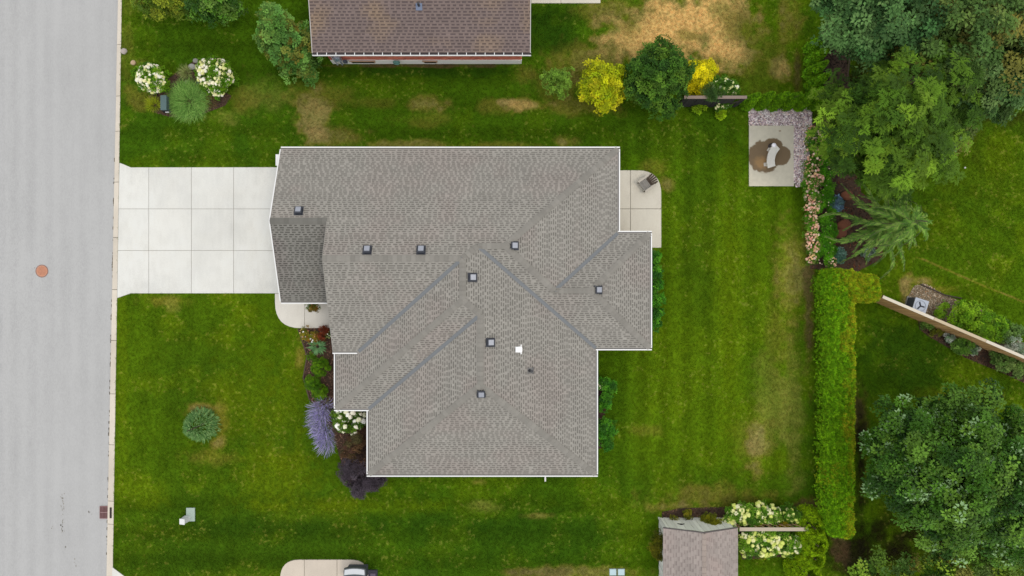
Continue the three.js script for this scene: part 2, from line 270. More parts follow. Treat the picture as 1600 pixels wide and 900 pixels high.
function slabs(name, label, cat, list, mat, base, h = 0.045) {
  const o = thing(name, label, cat, [0, 0, 0], { kind: 'structure' });
  mesh('bedding', plate(base, -0.12, 0.012), M.joint, o);
  const tones = [1, .985, .993, .972].map((k) => { const m = mat.clone(); m.color.multiplyScalar(k); return m; });
  list.forEach((p, i) => mesh('slab', plate(p, 0.004, h + 0.002 * (i % 2), 0.004), tones[(i * 7 + (i >> 2)) % 4], o));
  return o;
}
{
  const xs = [186.5, 233, 299.5, 365.5, 450], ys = [261.5, 326.5, 391.5, 458.5], L = [];
  for (let r = 0; r < 3; r++) for (let c = 0; c < 4; c++) {
    const p = [[xs[c] + .25 - (c ? 0 : r * .9), ys[r] + .2], [xs[c + 1] - .25, ys[r] + .2], [xs[c + 1] - .25, ys[r + 1] - .2], [xs[c] + .25 - (c ? 0 : r * .9 + .9), ys[r + 1] - .2]];
    if (!c && r === 0) p.splice(0, 1, [187.3, 254.5], [205, 261.7]);
    if (!c && r === 2) p.splice(3, 1, [204, 458.3], [183.8, 465.5]);
    L.push(p);
  }
  slabs('driveway', 'wide pale concrete driveway in twelve slabs up to the garage', 'driveway', L, M.drive, drivePoly.map(([x, y]) => [x, y]));
  slabs('front_walk', 'curved concrete walk from the driveway to the front porch', 'walkway', [roundPoly([[430, 459], [476, 459], [476, 512.5], [430, 512.5]].map(([x, y]) => [x, y]), [0, 0, 0, 40]), [[476.5, 459], [520, 459], [520, 512.5], [476.5, 512.5]]], M.walk, walkPoly);
  slabs('back_patio', 'concrete back patio with one rounded corner beside the bungalow', 'patio', [[[955, 266.3], [984.5, 266.3], [984.5, 326], [955, 326]], roundPoly([[985.3, 266.3], [1033, 267], [1033, 326], [985.3, 326]], [0, 36, 0, 0]), [[955, 326.8], [984.5, 326.8], [984.5, 372], [955, 372]], [[985.3, 326.8], [1033, 326.8], [1033, 387], [985.3, 387]]], M.patio, patioPoly);
  slabs('south_patio', 'beige concrete patio with rounded corners at the bottom of the photo', 'patio', [roundPoly([[438, 874.3], [475.5, 874.3], [475.5, 960], [438, 960]], [30, 0, 0, 0]), [[476.2, 874.3], [526.5, 874.3], [526.5, 960], [476.2, 960]], roundPoly([[527.2, 874.3], [577, 874.3], [577, 960], [527.2, 960]], [0, 30, 0, 0])], M.beige, southPatioPoly);
  slabs('neighbour_patio', 'pale concrete patio behind the brown roofed brick house', 'patio', [[[830, -40], [876, -40], [876, 5.3], [830, 5.3]], [[876.6, -40], [938, -40], [938, 5.3], [876.6, 5.3]]], M.patio, topPatioPoly);
  slabs('side_driveway', 'white concrete driveway corner below the street drain', 'driveway', [cornerPoly], M.drive, cornerPoly);
  // concrete pad with a rust brown damp stain of its own
  const [px0, pz0] = at(1170, 196.5), [px1, pz1] = at(1240, 291);
  const t = texOf(280, 378, 1, 1, (u, v) => {
    const x = 1170 + u * 70, y = 291 - v * 94.5, n = (fbm(x * .22, y * .22, 4) - .5);
    const base = mul(T(234, 226, 204), .95 + n * .16);
    const d = Math.min(Math.hypot((x - 1194) / 26, (y - 245) / 25), Math.hypot((x - 1218) / 17, (y - 243) / 16), Math.hypot((x - 1206) / 18, (y - 232) / 16));
    const inner = smooth(1.06, .94, d + n * .25), core = smooth(.95, .3, Math.hypot((x - 1188) / 16, (y - 255) / 14) + n * .5);
    let c = mix(base, mix(T(128, 104, 72), T(172, 134, 84), core), inner * .95);
    const sp = Math.hypot((x - 1218) / 2, (y - 205) / 1.2); if (sp < 1) c = mix(c, T(150, 120, 90), .7);
    return c;
  });
  t.wrapS = t.wrapT = THREE.ClampToEdgeWrapping;
  const g = plate(padPoly, -0.1, 0.05); const p = g.attributes.position, uv = g.attributes.uv; for (let i = 0; i < p.count; i++) uv.setXY(i, (p.getX(i) - px0) / (px1 - px0), (pz1 - p.getZ(i)) / (pz1 - pz0));
  tag(mesh('stone_pad', g, new THREE.MeshStandardMaterial({ map: t, roughness: .85 }), scene), 'square concrete pad with a brown damp stain beside the gravel', 'patio', null, 'structure');
}
// planting beds: low mounds of bark chips
const mulchTex = texOf(512, 512, 3.1, 3.1, (u, v) => { const k = loopN(u, v, 60, 2) * .6 + loopN(u, v, 130, 7) * .6, w = loopN(u, v, 8, 5); return mul(mix(T(92, 70, 54), T(60, 46, 36), w), .4 + k); });
M.mulch = new THREE.MeshStandardMaterial({ map: mulchTex, roughness: 1 });
const chipG = new MB().box(0, 0, 0, .09, .018, .03, [1, 1, 1]).geo();
function scatter(poly, n, geo, mat, name, parent, y, pal, size, seed) {
  const q = rngOf(seed), im = new THREE.InstancedMesh(geo, mat, n), b = { x0: Math.min(...poly.map((p) => p[0])), x1: Math.max(...poly.map((p) => p[0])), y0: Math.min(...poly.map((p) => p[1])), y1: Math.max(...poly.map((p) => p[1])) };
  const m4 = new THREE.Matrix4(), qn = new THREE.Quaternion(), e = new THREE.Euler(), col = new THREE.Color(); let k = 0, guard = 0;
  while (k < n && guard++ < n * 8) { const px = lerp(b.x0, b.x1, q()), py = lerp(b.y0, b.y1, q()); if (!inPoly(px, py, poly)) continue; const [x, z] = at(px, py), s = lerp(size[0], size[1], q()); e.set((q() - .5) * 1, q() * 6.28, (q() - .5) * 1); m4.compose(V(x, y + q() * .02, z), qn.setFromEuler(e), V(s, s, s)); im.setMatrixAt(k, m4); const c = mul(pal[Math.floor(q() * pal.length)], .7 + q() * .6); im.setColorAt(k++, col.setRGB(...c)); }
  im.count = k; im.name = parent === scene ? numbered(name) : name; im.userData.kind = 'stuff'; im.castShadow = im.receiveShadow = true; parent.add(im); return im;
}
const chipPal = [T(108, 80, 60), T(80, 58, 46), T(124, 96, 74), T(56, 42, 34)];
function bed(poly, label, n, y = 0.02, pal = chipPal, mat = M.mulch) {
  const o = thing('mulch_bed', label, 'flower bed', [0, 0, 0], { kind: 'structure' });
  mesh('mulch', plate(poly, -.05, y), mat, o); scatter(poly, n, chipG, M.needle, 'bark_chips', o, y, pal, [.5, 1.3], 100 + n); return o;
}
bed(frontBed, 'brown bark bed along the front wall of the bungalow', 2600, .02, [T(150, 112, 94), T(120, 88, 74), T(170, 134, 112), T(96, 70, 60)]);
bed(islandBed, 'small bark bed under the plants near the street', 1100, .022);
bed(shedBed, 'dark bark bed along the top side of the shed', 1900);
bed(eastBedA, 'narrow bed under the climbing plants of the east wing', 500);
bed(eastBedB, 'narrow bed by the east wall of the bungalow', 420);
bed(borderBed, 'bark bed of the flower border under the weeping conifer', 2500, .02, [...chipPal, T(128, 70, 48)]);
bed(fenceBed, 'bark strip along the near side of the wooden fence', 1300);
bed(topBedPoly, 'dark bare ground behind the upright cedar row', 400, .02, [T(50, 42, 36)]);
bed(acBed, 'bed of dry stone chips round the air conditioner', 2600, .021, [T(190, 176, 154), T(150, 134, 112), T(206, 188, 164), T(170, 134, 98)], std(T(128, 112, 88), 1));
{ // pebbles round the pad
  const o = thing('gravel_strip', 'strip of pinkish grey river stones beside the stained pad', 'gravel', [0, 0, 0], { kind: 'structure' });
  mesh('gravel_base', plate(gravelPoly, -.05, .012), std(T(120, 110, 108), 1), o);
  const g = new THREE.IcosahedronGeometry(.045, 0); g.scale(1, .65, .8);
  scatter(gravelPoly, 5200, g, M.needle, 'pebbles', o, .018, [T(214, 204, 204, 1.5), T(196, 176, 178, 1.5), T(170, 150, 158, 1.5), T(236, 228, 224, 1.25), T(140, 124, 126, 1.5), T(206, 184, 174, 1.5)], [.6, 1.5], 4);
  const edg = thing('bed_edging', 'dark plastic edging round the air conditioner bed', 'edging');
  for (const [p, q] of [[[1438, 444], [1476, 461]], [[1476.5, 461], [1502, 466]], [[1552, 496], [1575, 500]]]) new MB().bar(P3(...p, .05), P3(...q, .05), .06, .12, T(66, 56, 48)).build('edging_strip', M.vc, edg);
  const fe = new MB(); const pts = [[466, 514], [480, 556], [474, 590], [484, 625]]; for (let i = 0; i < 3; i++) fe.bar(P3(...pts[i], .03), P3(...pts[i + 1], .03), .07, .08, T(84, 66, 54));
  tag(fe.build('bed_edging', M.vc, scene), 'brown edging along the curve of the front bed', 'edging');
}
{ // street ironwork
  const [x, z] = at(64, 423.5), o = thing('manhole_cover', 'round rust brown manhole cover in the middle of the street', 'manhole cover', [x, -.083, z]);
  const ring = new THREE.RingGeometry(.335, .375, 40); ring.rotateX(-Math.PI / 2); ring.translate(0, .012, 0); mesh('frame', ring, std(T(150, 112, 96), .7), o);
  const lid = new THREE.CylinderGeometry(.325, .325, .02, 40); mesh('lid', lid, std(T(206, 146, 116), .7), o);
  const k = new MB(); for (let i = -4; i <= 4; i++) for (let j = -4; j <= 4; j++) if (i * i + j * j < 17) k.box(i * .066, .014, j * .066, .036, .012, .036, mul(T(196, 136, 106), .8 + .4 * R())); k.build('studs', M.vc, o, 'stuff');
  const [a, b] = at(164.5, 801), c = thing('storm_drain', 'square brown storm drain grate set into the kerb', 'storm drain', [a, -.075, b]);
  new MB().box(0, -.02, 0, .7, .04, .72, T(66, 42, 40)).build('grate_bed', M.vc, c);
  const fr = new MB(), gc = T(140, 104, 104); fr.box(-.33, .02, 0, .05, .05, .72, gc).box(.26, .02, 0, .05, .05, .72, T(190, 160, 156)).box(-.03, .02, .34, .56, .05, .05, gc).box(-.03, .02, -.34, .56, .05, .05, gc).box(-.03, .022, 0, .56, .05, .03, T(170, 140, 140)); fr.build('frame', M.vc, c);
  for (let i = 0; i < 7; i++) new MB().box(-.25 + i * .073, .016, 0, .038, .04, .64, mul(gc, .85 + .2 * R())).build('bar', M.vc, c);
  new MB().box(.335, .05, 0, .1, .16, .62, T(40, 28, 28)).build('kerb_inlet', M.vc, c);
}
// ------------------------------------------------------------------ the bungalow
const E = 3.4, ke = (H - E) / F;                     // eave height; metres per pixel at that height
const X = (px) => (px - 800) * ke, Z = (py) => (py - 450) * ke;
// roof planes: height = a x + b z + c
const PN = 0.417, PW = 0.358;
const pl = {
  N: [0, PN, -PN * Z(233)], W3: [PW, 0, -PW * X(525.5)], E3: [-PW, 0, PW * X(930.5)], E1: [-.37, 0, .37 * X(965)], S2: [0, -PN, PN * Z(543.5)],
  N6: [0, PN, -PN * Z(364.5)], E6: [-.39, 0, .39 * X(1015)], S5: [0, -.424, .424 * Z(638.5)], W4: [PW, 0, -PW * X(576.5)], S6: [0, -.43, .43 * Z(741)],
};
const hAt = (k, x, z) => pl[k][0] * x + pl[k][1] * z + pl[k][2];
function meet(a, b, c) { // where three planes meet
  const r1 = [pl[a][0] - pl[b][0], pl[a][1] - pl[b][1], pl[b][2] - pl[a][2]], r2 = [pl[a][0] - pl[c][0], pl[a][1] - pl[c][1], pl[c][2] - pl[a][2]], d = r1[0] * r2[1] - r1[1] * r2[0];
  const x = (r1[2] * r2[1] - r1[1] * r2[2]) / d, z = (r1[0] * r2[2] - r1[2] * r2[0]) / d; return [x, z];
}
const PR = meet('N', 'W3', 'E3'), hR = hAt('N', ...PR);
pl.S1 = [0, -PN, hR + PN * PR[1]];
let zg = 0; for (let i = 0; i < 20; i++) zg = -105 * (H - E - hAt('N', 0, zg)) / F;         // ridge of the garage gable
const hg = hAt('N', 0, zg), zS0 = Z(471); pl.S0 = [0, -hg / (zS0 - zg), hg / (zS0 - zg) * zS0];
const xr0 = X(439), hS1e = 0.47, zS1 = PR[1] + (hR - hS1e) / PN, xr1 = (520.5 - 800) * (H - E - hS1e) / F, xW1 = xr1 + 0.4;
const T1 = meet('N', 'E1', 'S2'), T2 = meet('N', 'S2', 'E3'), T3 = meet('W3', 'E3', 'S5'), T4 = meet('E3', 'W4', 'S6'), T5 = meet('E3', 'W4', 'S5'), T6 = meet('E1', 'N6', 'S2'), T7 = meet('N6', 'E6', 'S2');
const xE1 = X(965), xE3 = X(930.5), xE6 = X(1015), xW3 = X(525.5), xW4 = X(576.5), zN = Z(233), zN6 = Z(364.5), zS2 = Z(543.5), zS5 = Z(638.5), zS6 = Z(741);
const xv = xW3 + hS1e / PW;                           // foot of the west valley, at the south eave of the gable
const faces = {
  N: [[xr0, zN], [xE1, zN], T1, T2, PR, [xr1, PR[1]], [xr1, zg], [xr0, zg]],
  E1: [[xE1, zN], [xE1, zN6], T6, T1], S2: [T1, T6, T7, [xE6, zS2], [xE3, zS2], T2], N6: [[xE1, zN6], [xE6, zN6], T7, T6], E6: [[xE6, zN6], [xE6, zS2], T7],
  E3: [T2, [xE3, zS2], [xE3, zS6], T4, T5, T3, PR], W3: [PR, T3, [xW3, zS5], [xW3, zS1 - .4], [xv, zS1 - .4], [xv, zS1]], S1: [PR, [xv, zS1], [xr1, zS1], [xr1, PR[1]]],
  S5: [T3, T5, [xW4, zS5], [xW3, zS5]], W4: [T5, T4, [xW4, zS6], [xW4, zS5]], S6: [T4, [xE3, zS6], [xW4, zS6]], S0: [[xr0, zg], [xW1, zg], [xW1, zS0], [xr0, zS0]],
};
const house = thing('bungalow', 'large grey shingled bungalow with many hips and valleys in the centre', 'house');
const pt = (k, [x, z], up = 0) => V(x, E + hAt(k, x, z) + up, z);
function intervals(poly, v) { const xs = []; for (let i = 0, j = poly.length - 1; i < poly.length; j = i++) { const [a, b] = poly[i], [c, d] = poly[j]; if ((b > v) !== (d > v)) xs.push((c - a) * (v - b) / (d - b) + a); } xs.sort((p, q) => p - q); const r = []; for (let i = 0; i + 1 < xs.length; i += 2) r.push([xs[i], xs[i + 1]]); return r; }
// laminated shingles laid course by course on a sloping polygon
function shingles(parent, corners, cols, seed, { exposure = 0.122, tooth = [.05, .15], gap = [.12, .22], lift = 0 } = {}) {
  const q = rngOf(seed), n = V(0, 0, 0); const c0 = corners[0];
  for (let i = 0; i < corners.length; i++) { const a = corners[i], b = corners[(i + 1) % corners.length]; n.x += (a.y - b.y) * (a.z + b.z); n.y += (a.z - b.z) * (a.x + b.x); n.z += (a.x - b.x) * (a.y + b.y); }
  n.normalize(); if (n.y < 0) n.negate();
  const v = V(0, 1, 0).addScaledVector(n, -n.y).normalize(), u = v.clone().cross(n).normalize();
  const poly = corners.map((p) => { const d = p.clone().sub(c0); return [d.dot(u), d.dot(v)]; });
  const v0 = Math.min(...poly.map((p) => p[1])), v1 = Math.max(...poly.map((p) => p[1])), m = new MB();
  const W = (a, b, t) => c0.clone().addScaledVector(u, a).addScaledVector(v, b).addScaledVector(n, t + lift);
  const rows = Math.ceil((v1 - v0) / exposure);
  for (let i = 0; i < rows; i++) {
    const lo = v0 + i * exposure, hi = Math.min(v1, lo + exposure), mid = (lo + hi) / 2, e = exposure * .02;
    const IL = intervals(poly, lo + e), IH = intervals(poly, hi - e);
    const rowTone = .96 + q() * .08;
    for (const [a, b] of intervals(poly, mid)) {
      const pick = (I) => I.find(([c, d]) => Math.min(b, d) - Math.max(a, c) > 0) || [a, b];
      const [aL, bL] = pick(IL), [aH, bH] = pick(IH);
      let s = Math.min(a, aL, aH) - q() * .2, isTooth = q() < .5; const end = Math.max(b, bL, bH);
      while (s < end) {
        const r = isTooth ? tooth : gap, l = s, w = lerp(r[0], r[1], q()) * (q() < .15 ? 1.7 : 1); s += w;
        const l0 = clamp(l, aL, bL), r0 = clamp(s, aL, bL), l1 = clamp(l, aH, bH), r1 = clamp(s, aH, bH);
        if (r0 - l0 > .002 || r1 - l1 > .002) {
          const g = c0.x + u.x * l + c0.z, hue = fbm(l * .55 + seed * 3.1, lo * .55 + seed, 3), fine = fbm(l * 2.1 + seed, lo * 2.1, 2);
          let c = mix(cols.tooth, mul(cols.tint, 1), clamp((hue - .5) * 3.2, 0, .75) * .8); c = mul(c, rowTone * (.84 + fine * .16 + q() * .12));
          const t = isTooth ? .02 : .009, f = .52, lm = lerp(l0, l1, f), rm = lerp(r0, r1, f), vm = lerp(lo, hi, f), tm = lerp(t, .003, f);
          const dk = [c[0] * cols.gap[0] / cols.tooth[0], c[1] * cols.gap[1] / cols.tooth[1], c[2] * cols.gap[2] / cols.tooth[2]];
          if (isTooth) m.quad(W(l0, lo, t), W(r0, lo, t), W(r1, hi, .003), W(l1, hi, .003), c);
          else { // the shade-toned band of the lower layer shows between the teeth
            m.quad(W(l0, lo, t), W(r0, lo, t), W(rm, vm, tm), W(lm, vm, tm), mul(c, .97)); m.quad(W(lm, vm, tm), W(rm, vm, tm), W(r1, hi, .003), W(l1, hi, .003), dk);
          }
          m.quad(W(l0, lo, -.004), W(r0, lo, -.004), W(r0, lo, t), W(l0, lo, t), mul(dk, .6));
          if (isTooth) { m.quad(W(l0, lo, t), W(l1, hi, .003), W(l1, hi, 0), W(l0, lo, 0), mul(c, .8)); m.quad(W(r0, lo, t), W(r0, lo, 0), W(r1, hi, 0), W(r1, hi, .003), mul(c, .8)); }
        }
        isTooth = !isTooth;
      }
    }
  }
  return m.build('shingles', M.shingle, parent, 'stuff');
}
M.shingle = std([1, 1, 1], 0.92, { vertexColors: true });
M.deck = std(T(110, 104, 98), .95);
const greyCols = { tooth: T(160, 156, 148), gap: T(116, 113, 105), tint: T(161, 151, 144) };
const darkGreyCols = { tooth: T(135, 133, 126), gap: T(84, 82, 76), tint: T(128, 119, 115) };  // darker shingle tone for the south garage slope and its ridge
{
  const under = new MB();
  for (const k in faces) {
    const f = faces[k], tri = THREE.ShapeUtils.triangulateShape(f.map(([x, z]) => new THREE.Vector2(x, z)), []);
    for (const [a, b, c] of tri) { under.tri(pt(k, f[a]), pt(k, f[b]), pt(k, f[c])); under.tri(pt(k, f[a], -.16), pt(k, f[c], -.16), pt(k, f[b], -.16)); }
    for (let i = 0; i < f.length; i++) { const a = f[i], b = f[(i + 1) % f.length]; under.quad(pt(k, a), pt(k, b), pt(k, b, -.16), pt(k, a, -.16)); }
  }
  const roof = under.build('roof', M.deck, house); roof.material = M.deck;
  let s = 1; for (const k in faces) { const m = shingles(roof, faces[k].map((p) => pt(k, p)), k === 'S0' ? darkGreyCols : greyCols, 40 + s++, { lift: .004 }); if (k === 'S0') m.userData.label = 'darker shingles over the garage'; }
}
// ridge and hip caps, one by one
const capGeos = {};
function caps(parent, p0, p1, kA, kB, cols, seed, { step = .235, half = .16, normals } = {}) {
  const q = rngOf(seed), d = p1.clone().sub(p0), L = d.length(); d.normalize();
  const side = (k) => { const n = normals ? normals[k] : V(-pl[k][0], 1, -pl[k][1]).normalize(); const a = n.clone().cross(d).normalize(); if (a.y > 0) a.negate(); if (Math.abs(a.y) < 1e-4) a.copy(n.clone().cross(d)); return { n, a }; };
  let A = side(kA), B = side(kB); const up = A.n.clone().add(B.n).normalize();
  const n = Math.round(L / step);
  for (let i = 0; i < n; i++) {
    const s0 = i * L / n, s1 = Math.min(L, (i + 1.12) * L / n), m = new MB(), c = mul(mix(cols.tooth, cols.gap, .25 + q() * .25), .93 + q() * .14);
    const jit = (q() - .5) * .02, o = (s, S, w, t) => p0.clone().addScaledVector(d, s).addScaledVector(S ? S.a : up, w + (w ? jit : 0)).addScaledVector(S ? S.n : up, t);
    const t0 = .052, t1 = .03; // front edge laps over the next one
    for (const S of [A, B]) {
      const r0 = p0.clone().addScaledVector(d, s0).addScaledVector(up, t0), r1 = p0.clone().addScaledVector(d, s1).addScaledVector(up, t1);
      const e0 = o(s0, S, half, t0 - .012), e1 = o(s1, S, half, t1 - .012), f0 = o(s0, S, half, 0), f1 = o(s1, S, half, 0), g0 = p0.clone().addScaledVector(d, s0);
      m.quad(r0, r1, e1, e0, c).quad(e0, e1, f1, f0, mul(c, .7)).quad(g0, r0, e0, f0, mul(c, .55));  // side and front faces carry edge shading in their colour
    }
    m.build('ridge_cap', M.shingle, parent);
  }
  return n;
}
{
  const P = (k, p) => pt(k, p, .012);
  let n = 0;
  n += caps(house, P('N', [xr0, zg]), P('N', [xW1 - .4, zg]), 'N', 'S0', darkGreyCols, 1);
  n += caps(house, P('N', [xr1, PR[1]]), P('N', PR), 'N', 'S1', greyCols, 2);
  n += caps(house, P('N', PR), P('N', T2), 'N', 'E3', greyCols, 3);
  n += caps(house, P('N', T2), P('N', T1), 'N', 'S2', greyCols, 4);
  n += caps(house, P('N', [xE1, zN]), P('N', T1), 'N', 'E1', greyCols, 5);
  n += caps(house, P('S2', T6), P('S2', T1), 'E1', 'S2', greyCols, 6);
  n += caps(house, P('S2', T7), P('S2', T6), 'N6', 'S2', greyCols, 7);
  n += caps(house, P('N6', [xE6, zN6]), P('N6', T7), 'N6', 'E6', greyCols, 8);
  n += caps(house, P('S2', [xE6, zS2]), P('S2', T7), 'S2', 'E6', greyCols, 9);
  n += caps(house, P('W3', PR), P('W3', T3), 'W3', 'E3', greyCols, 10);
  n += caps(house, P('W3', [xW3, zS5]), P('W3', T3), 'W3', 'S5', greyCols, 11);
  n += caps(house, P('E3', T5), P('E3', T3), 'S5', 'E3', greyCols, 12);
  n += caps(house, P('W4', T5), P('W4', T4), 'W4', 'E3', greyCols, 13);
  n += caps(house, P('W4', [xW4, zS6]), P('W4', T4), 'W4', 'S6', greyCols, 14);
  n += caps(house, P('E3', [xE3, zS6]), P('E3', T4), 'E3', 'S6', greyCols, 15);
  console.log('ridge caps', n);
  // metal valleys
  M.valley = std(T(120, 124, 127), .6);
  const valley = (p0, p1, kA, kB) => {
    const d = p1.clone().sub(p0).normalize(), m = new MB();
    for (const k of [kA, kB]) { const nn = V(-pl[k][0], 1, -pl[k][1]).normalize(); let a = nn.clone().cross(d).normalize(); if (a.y < 0) a.negate(); const u0 = p0.clone().addScaledVector(nn, .03), u1 = p1.clone().addScaledVector(nn, .03); m.quad(u0, u1, u1.clone().addScaledVector(a, .105), u0.clone().addScaledVector(a, .105)); }
    m.build('valley_flashing', M.valley, house);
  };
  valley(pt('S1', [xv, zS1]), pt('S1', PR), 'S1', 'W3');
  valley(pt('S2', [xE3, zS2]), pt('S2', T2), 'S2', 'E3');
  valley(pt('N6', [xE1, zN6]), pt('N6', T6), 'N6', 'E1');
  valley(pt('W4', [xW4, zS5]), pt('W4', T5), 'W4', 'S5');
}
// eaves troughs, rake boards
M.screen = std(T(120, 116, 112), .8);  // tone of the dark sheet that paints shade into the trough
function gutter(parent, a, b, out, { w = .12, lip = .055, troughMat = M.screen, hangers = 0 } = {}) { // a, b at the roof edge; out = level direction away from the wall
  const o = (p, i, y) => p.clone().addScaledVector(out, i).add(V(0, y, 0)), m = new MB();
  m.quad(o(a, 0, -.13), o(b, 0, -.13), o(b, w, -.13), o(a, w, -.13)).hexa([o(a, w - .015, -.13), o(a, w, -.13), o(b, w, -.13), o(b, w - .015, -.13), o(a, w - lip, .015), o(a, w + .01, .015), o(b, w + .01, .015), o(b, w - lip, .015)]);
  m.hexa([o(a, -.02, -.2), o(a, 0, -.2), o(b, 0, -.2), o(b, -.02, -.2), o(a, -.02, -.01), o(a, 0, -.01), o(b, 0, -.01), o(b, -.02, -.01)]);
  for (const p of [a, b]) m.quad(o(p, 0, -.13), o(p, w, -.13), o(p, w + .008, .012), o(p, 0, .012));
  const g = m.build('gutter', M.white, parent);
  const s = new MB(), dd = b.clone().sub(a).normalize(), L = b.clone().sub(a).length();
  s.quad(o(a, .002, -.03), o(b, .002, -.03), o(b, w - .04, -.03), o(a, w - .04, -.03)); s.build('trough_shade', troughMat, g);
  if (hangers) for (let t = hangers / 2; t < L; t += hangers) { const p = a.clone().addScaledVector(dd, t); new MB().hexa([o(p, -.05, -.02), o(p, w - .02, -.02), o(p.clone().addScaledVector(dd, .035), w - .02, -.02), o(p.clone().addScaledVector(dd, .035), -.05, -.02), o(p, -.05, .012), o(p, w - .02, .012), o(p.clone().addScaledVector(dd, .035), w - .02, .012), o(p.clone().addScaledVector(dd, .035), -.05, .012)]).build('gutter_hanger', M.white, g); }
}
{
  const e = (x, z) => V(x, E, z), N = V(0, 0, -1), S = V(0, 0, 1), Wd = V(-1, 0, 0), Ea = V(1, 0, 0);
  gutter(house, e(xr0, zN), e(xE1 + .12, zN), N); gutter(house, e(xE1, zN), e(xE1, zN6 - .13), Ea); gutter(house, e(xE1 + .02, zN6), e(xE6 + .12, zN6), N); gutter(house, e(xE6, zN6), e(xE6, zS2), Ea);
  gutter(house, e(xE3 + .02, zS2), e(xE6 + .12, zS2), S); gutter(house, e(xE3, zS2 + .13), e(xE3, zS6), Ea); gutter(house, e(xW4 - .12, zS6), e(xE3 + .12, zS6), S); gutter(house, e(xW4, zS5 + .13), e(xW4, zS6), Wd);
  gutter(house, e(xW3 - .12, zS5), e(xW4 - .01, zS5), S); gutter(house, e(xW3, zS1 - .1), e(xW3, zS5), Wd); gutter(house, e(xr0, zS0), e(xW1, zS0), S);
  gutter(house, V(xr1 - .03, E + hS1e, zS1), V(xv - .08, E + hS1e, zS1), S);
  const rake = (pts) => { const m = new MB(); for (let i = 0; i + 1 < pts.length; i++) { const [a, b] = [pts[i], pts[i + 1]], d = V(0, .025, 0), w = V(-.055, 0, 0); m.hexa([a.clone().add(V(0, -.24, 0)), b.clone().add(V(0, -.24, 0)), b.clone().add(V(0, -.24, 0)).add(w), a.clone().add(V(0, -.24, 0)).add(w), a.clone().add(d), b.clone().add(d), b.clone().add(d).add(w), a.clone().add(d).add(w)]); } m.build('rake_board', M.white, house); };
  rake([pt('N', [xr0, zN]), pt('N', [xr0, zg])]); rake([pt('N', [xr0, zg]), pt('S0', [xr0, zS0])]);
  M.rake = std(T(150, 146, 138), .7);
  const r2 = new MB(); const A = pt('N', [xr1, zg]), B = pt('N', [xr1, PR[1]]), Cc = pt('S1', [xr1, zS1]);
  for (const [a, b] of [[A, B], [B, Cc]]) { const w = V(-.03, 0, 0), lo = V(0, -.22, 0), up = V(0, .012, 0); r2.hexa([a.clone().add(lo), b.clone().add(lo), b.clone().add(lo).add(w), a.clone().add(lo).add(w), a.clone().add(up), b.clone().add(up), b.clone().add(up).add(w), a.clone().add(up).add(w)]); }
  r2.build('rake_board', M.rake, house);
  // boxed return of the garage eave by the drive
  const br = new MB(); const c0 = P3(437.5, 252, E - .5); br.box(c0.x, E - .35, c0.z, .2, .5, .6, [1, 1, 1]); br.build('eave_return', M.white, house);
}
// walls
{
  const wallMat = std(T(176, 160, 140), .9), w = new MB(), y1 = E - .12;
  const ring = [[xr0 + .55, zN + .5], [xE1 - .5, zN + .5], [xE1 - .5, zN6 + .5], [xE6 - .5, zN6 + .5], [xE6 - .5, zS2 - .5], [xE3 - .5, zS2 - .5], [xE3 - .5, zS6 - .5], [xW4 + .5, zS6 - .5], [xW4 + .5, zS5 - .5], [xW3 + .5, zS5 - .5], [xW3 + .5, zS1 - .35], [xW1, zS1 - .35], [xW1, zS0 - .5], [xr0 + .55, zS0 - .5]];
  for (let i = 0; i < ring.length; i++) { const [a, b] = ring[i], [c, d] = ring[(i + 1) % ring.length]; const L = Math.hypot(c - a, d - b); w.box((a + c) / 2, y1 / 2 - .05, (b + d) / 2, Math.abs(c - a) > .01 ? Math.abs(c - a) + .2 : .2, y1 + .1, Math.abs(d - b) > .01 ? Math.abs(d - b) - .204 : .2, [1, 1, 1]); }
  const gable = (x, k1, k2, za, zb, zm, y0) => { const p = [V(x, y0, za), V(x, E + hAt(k1, x, za) - .05, za), V(x, E + hAt(k1, x, zm) - .05, zm), V(x, E + hAt(k2, x, zb) - .05, zb), V(x, y0, zb)], o = V(.16, 0, 0), q = p.map((v) => v.clone().add(o)); for (const s of [p, q]) w.tri(s[0], s[1], s[2]).tri(s[0], s[2], s[3]).tri(s[0], s[3], s[4]); for (let i = 0; i < 5; i++) w.quad(p[i], p[(i + 1) % 5], q[(i + 1) % 5], q[i]); };
  gable(xr0 + .45, 'N', 'S0', zN + .5, zS0 - .5, zg, 2.6); gable(xW1 - .02, 'N', 'S1', zN + .6, zS1 - .35, PR[1], 2.6);
  w.build('wall', wallMat, house);
  const d = new MB(); const gx = xr0 + .44, gz = (zN + zS0) / 2; d.box(gx, 1.15, gz, .06, 2.3, 5, [1, 1, 1]); const gd = d.build('garage_door', M.white, house);
  for (let i = 0; i < 4; i++) new MB().box(gx - .04, .3 + i * .57, gz, .03, .5, 4.9, [1, 1, 1]).build('panel', M.white, gd);
  const win = (x, y, z, sx, sy, sz) => { const f = new MB().box(x, y, z, sx, sy, sz).build('window', M.white, house); new MB().box(x, y, z, sx > sz ? sx - .16 : sx + .03, sy - .16, sx > sz ? sz + .03 : sz - .16).build('pane', std([.02, .025, .03], .08), f); };
  win(xE6 - .4, 1.6, .2, .08, 1.4, 1.8); win(xE3 - .4, 1.6, 6, .08, 1.4, 2); win(-1, 1.6, zS6 - .4, 1.8, 1.3, .08); win(xW4 + .4, 1.6, 8, .08, 1.4, 1.8); win(2, 1.6, zN + .4, 1.6, 1.2, .08);
  new MB().box(xW1 - .12, 1.05, 1.7, .08, 2.1, .95).build('front_door', std(T(90, 40, 34), .5), house);
}
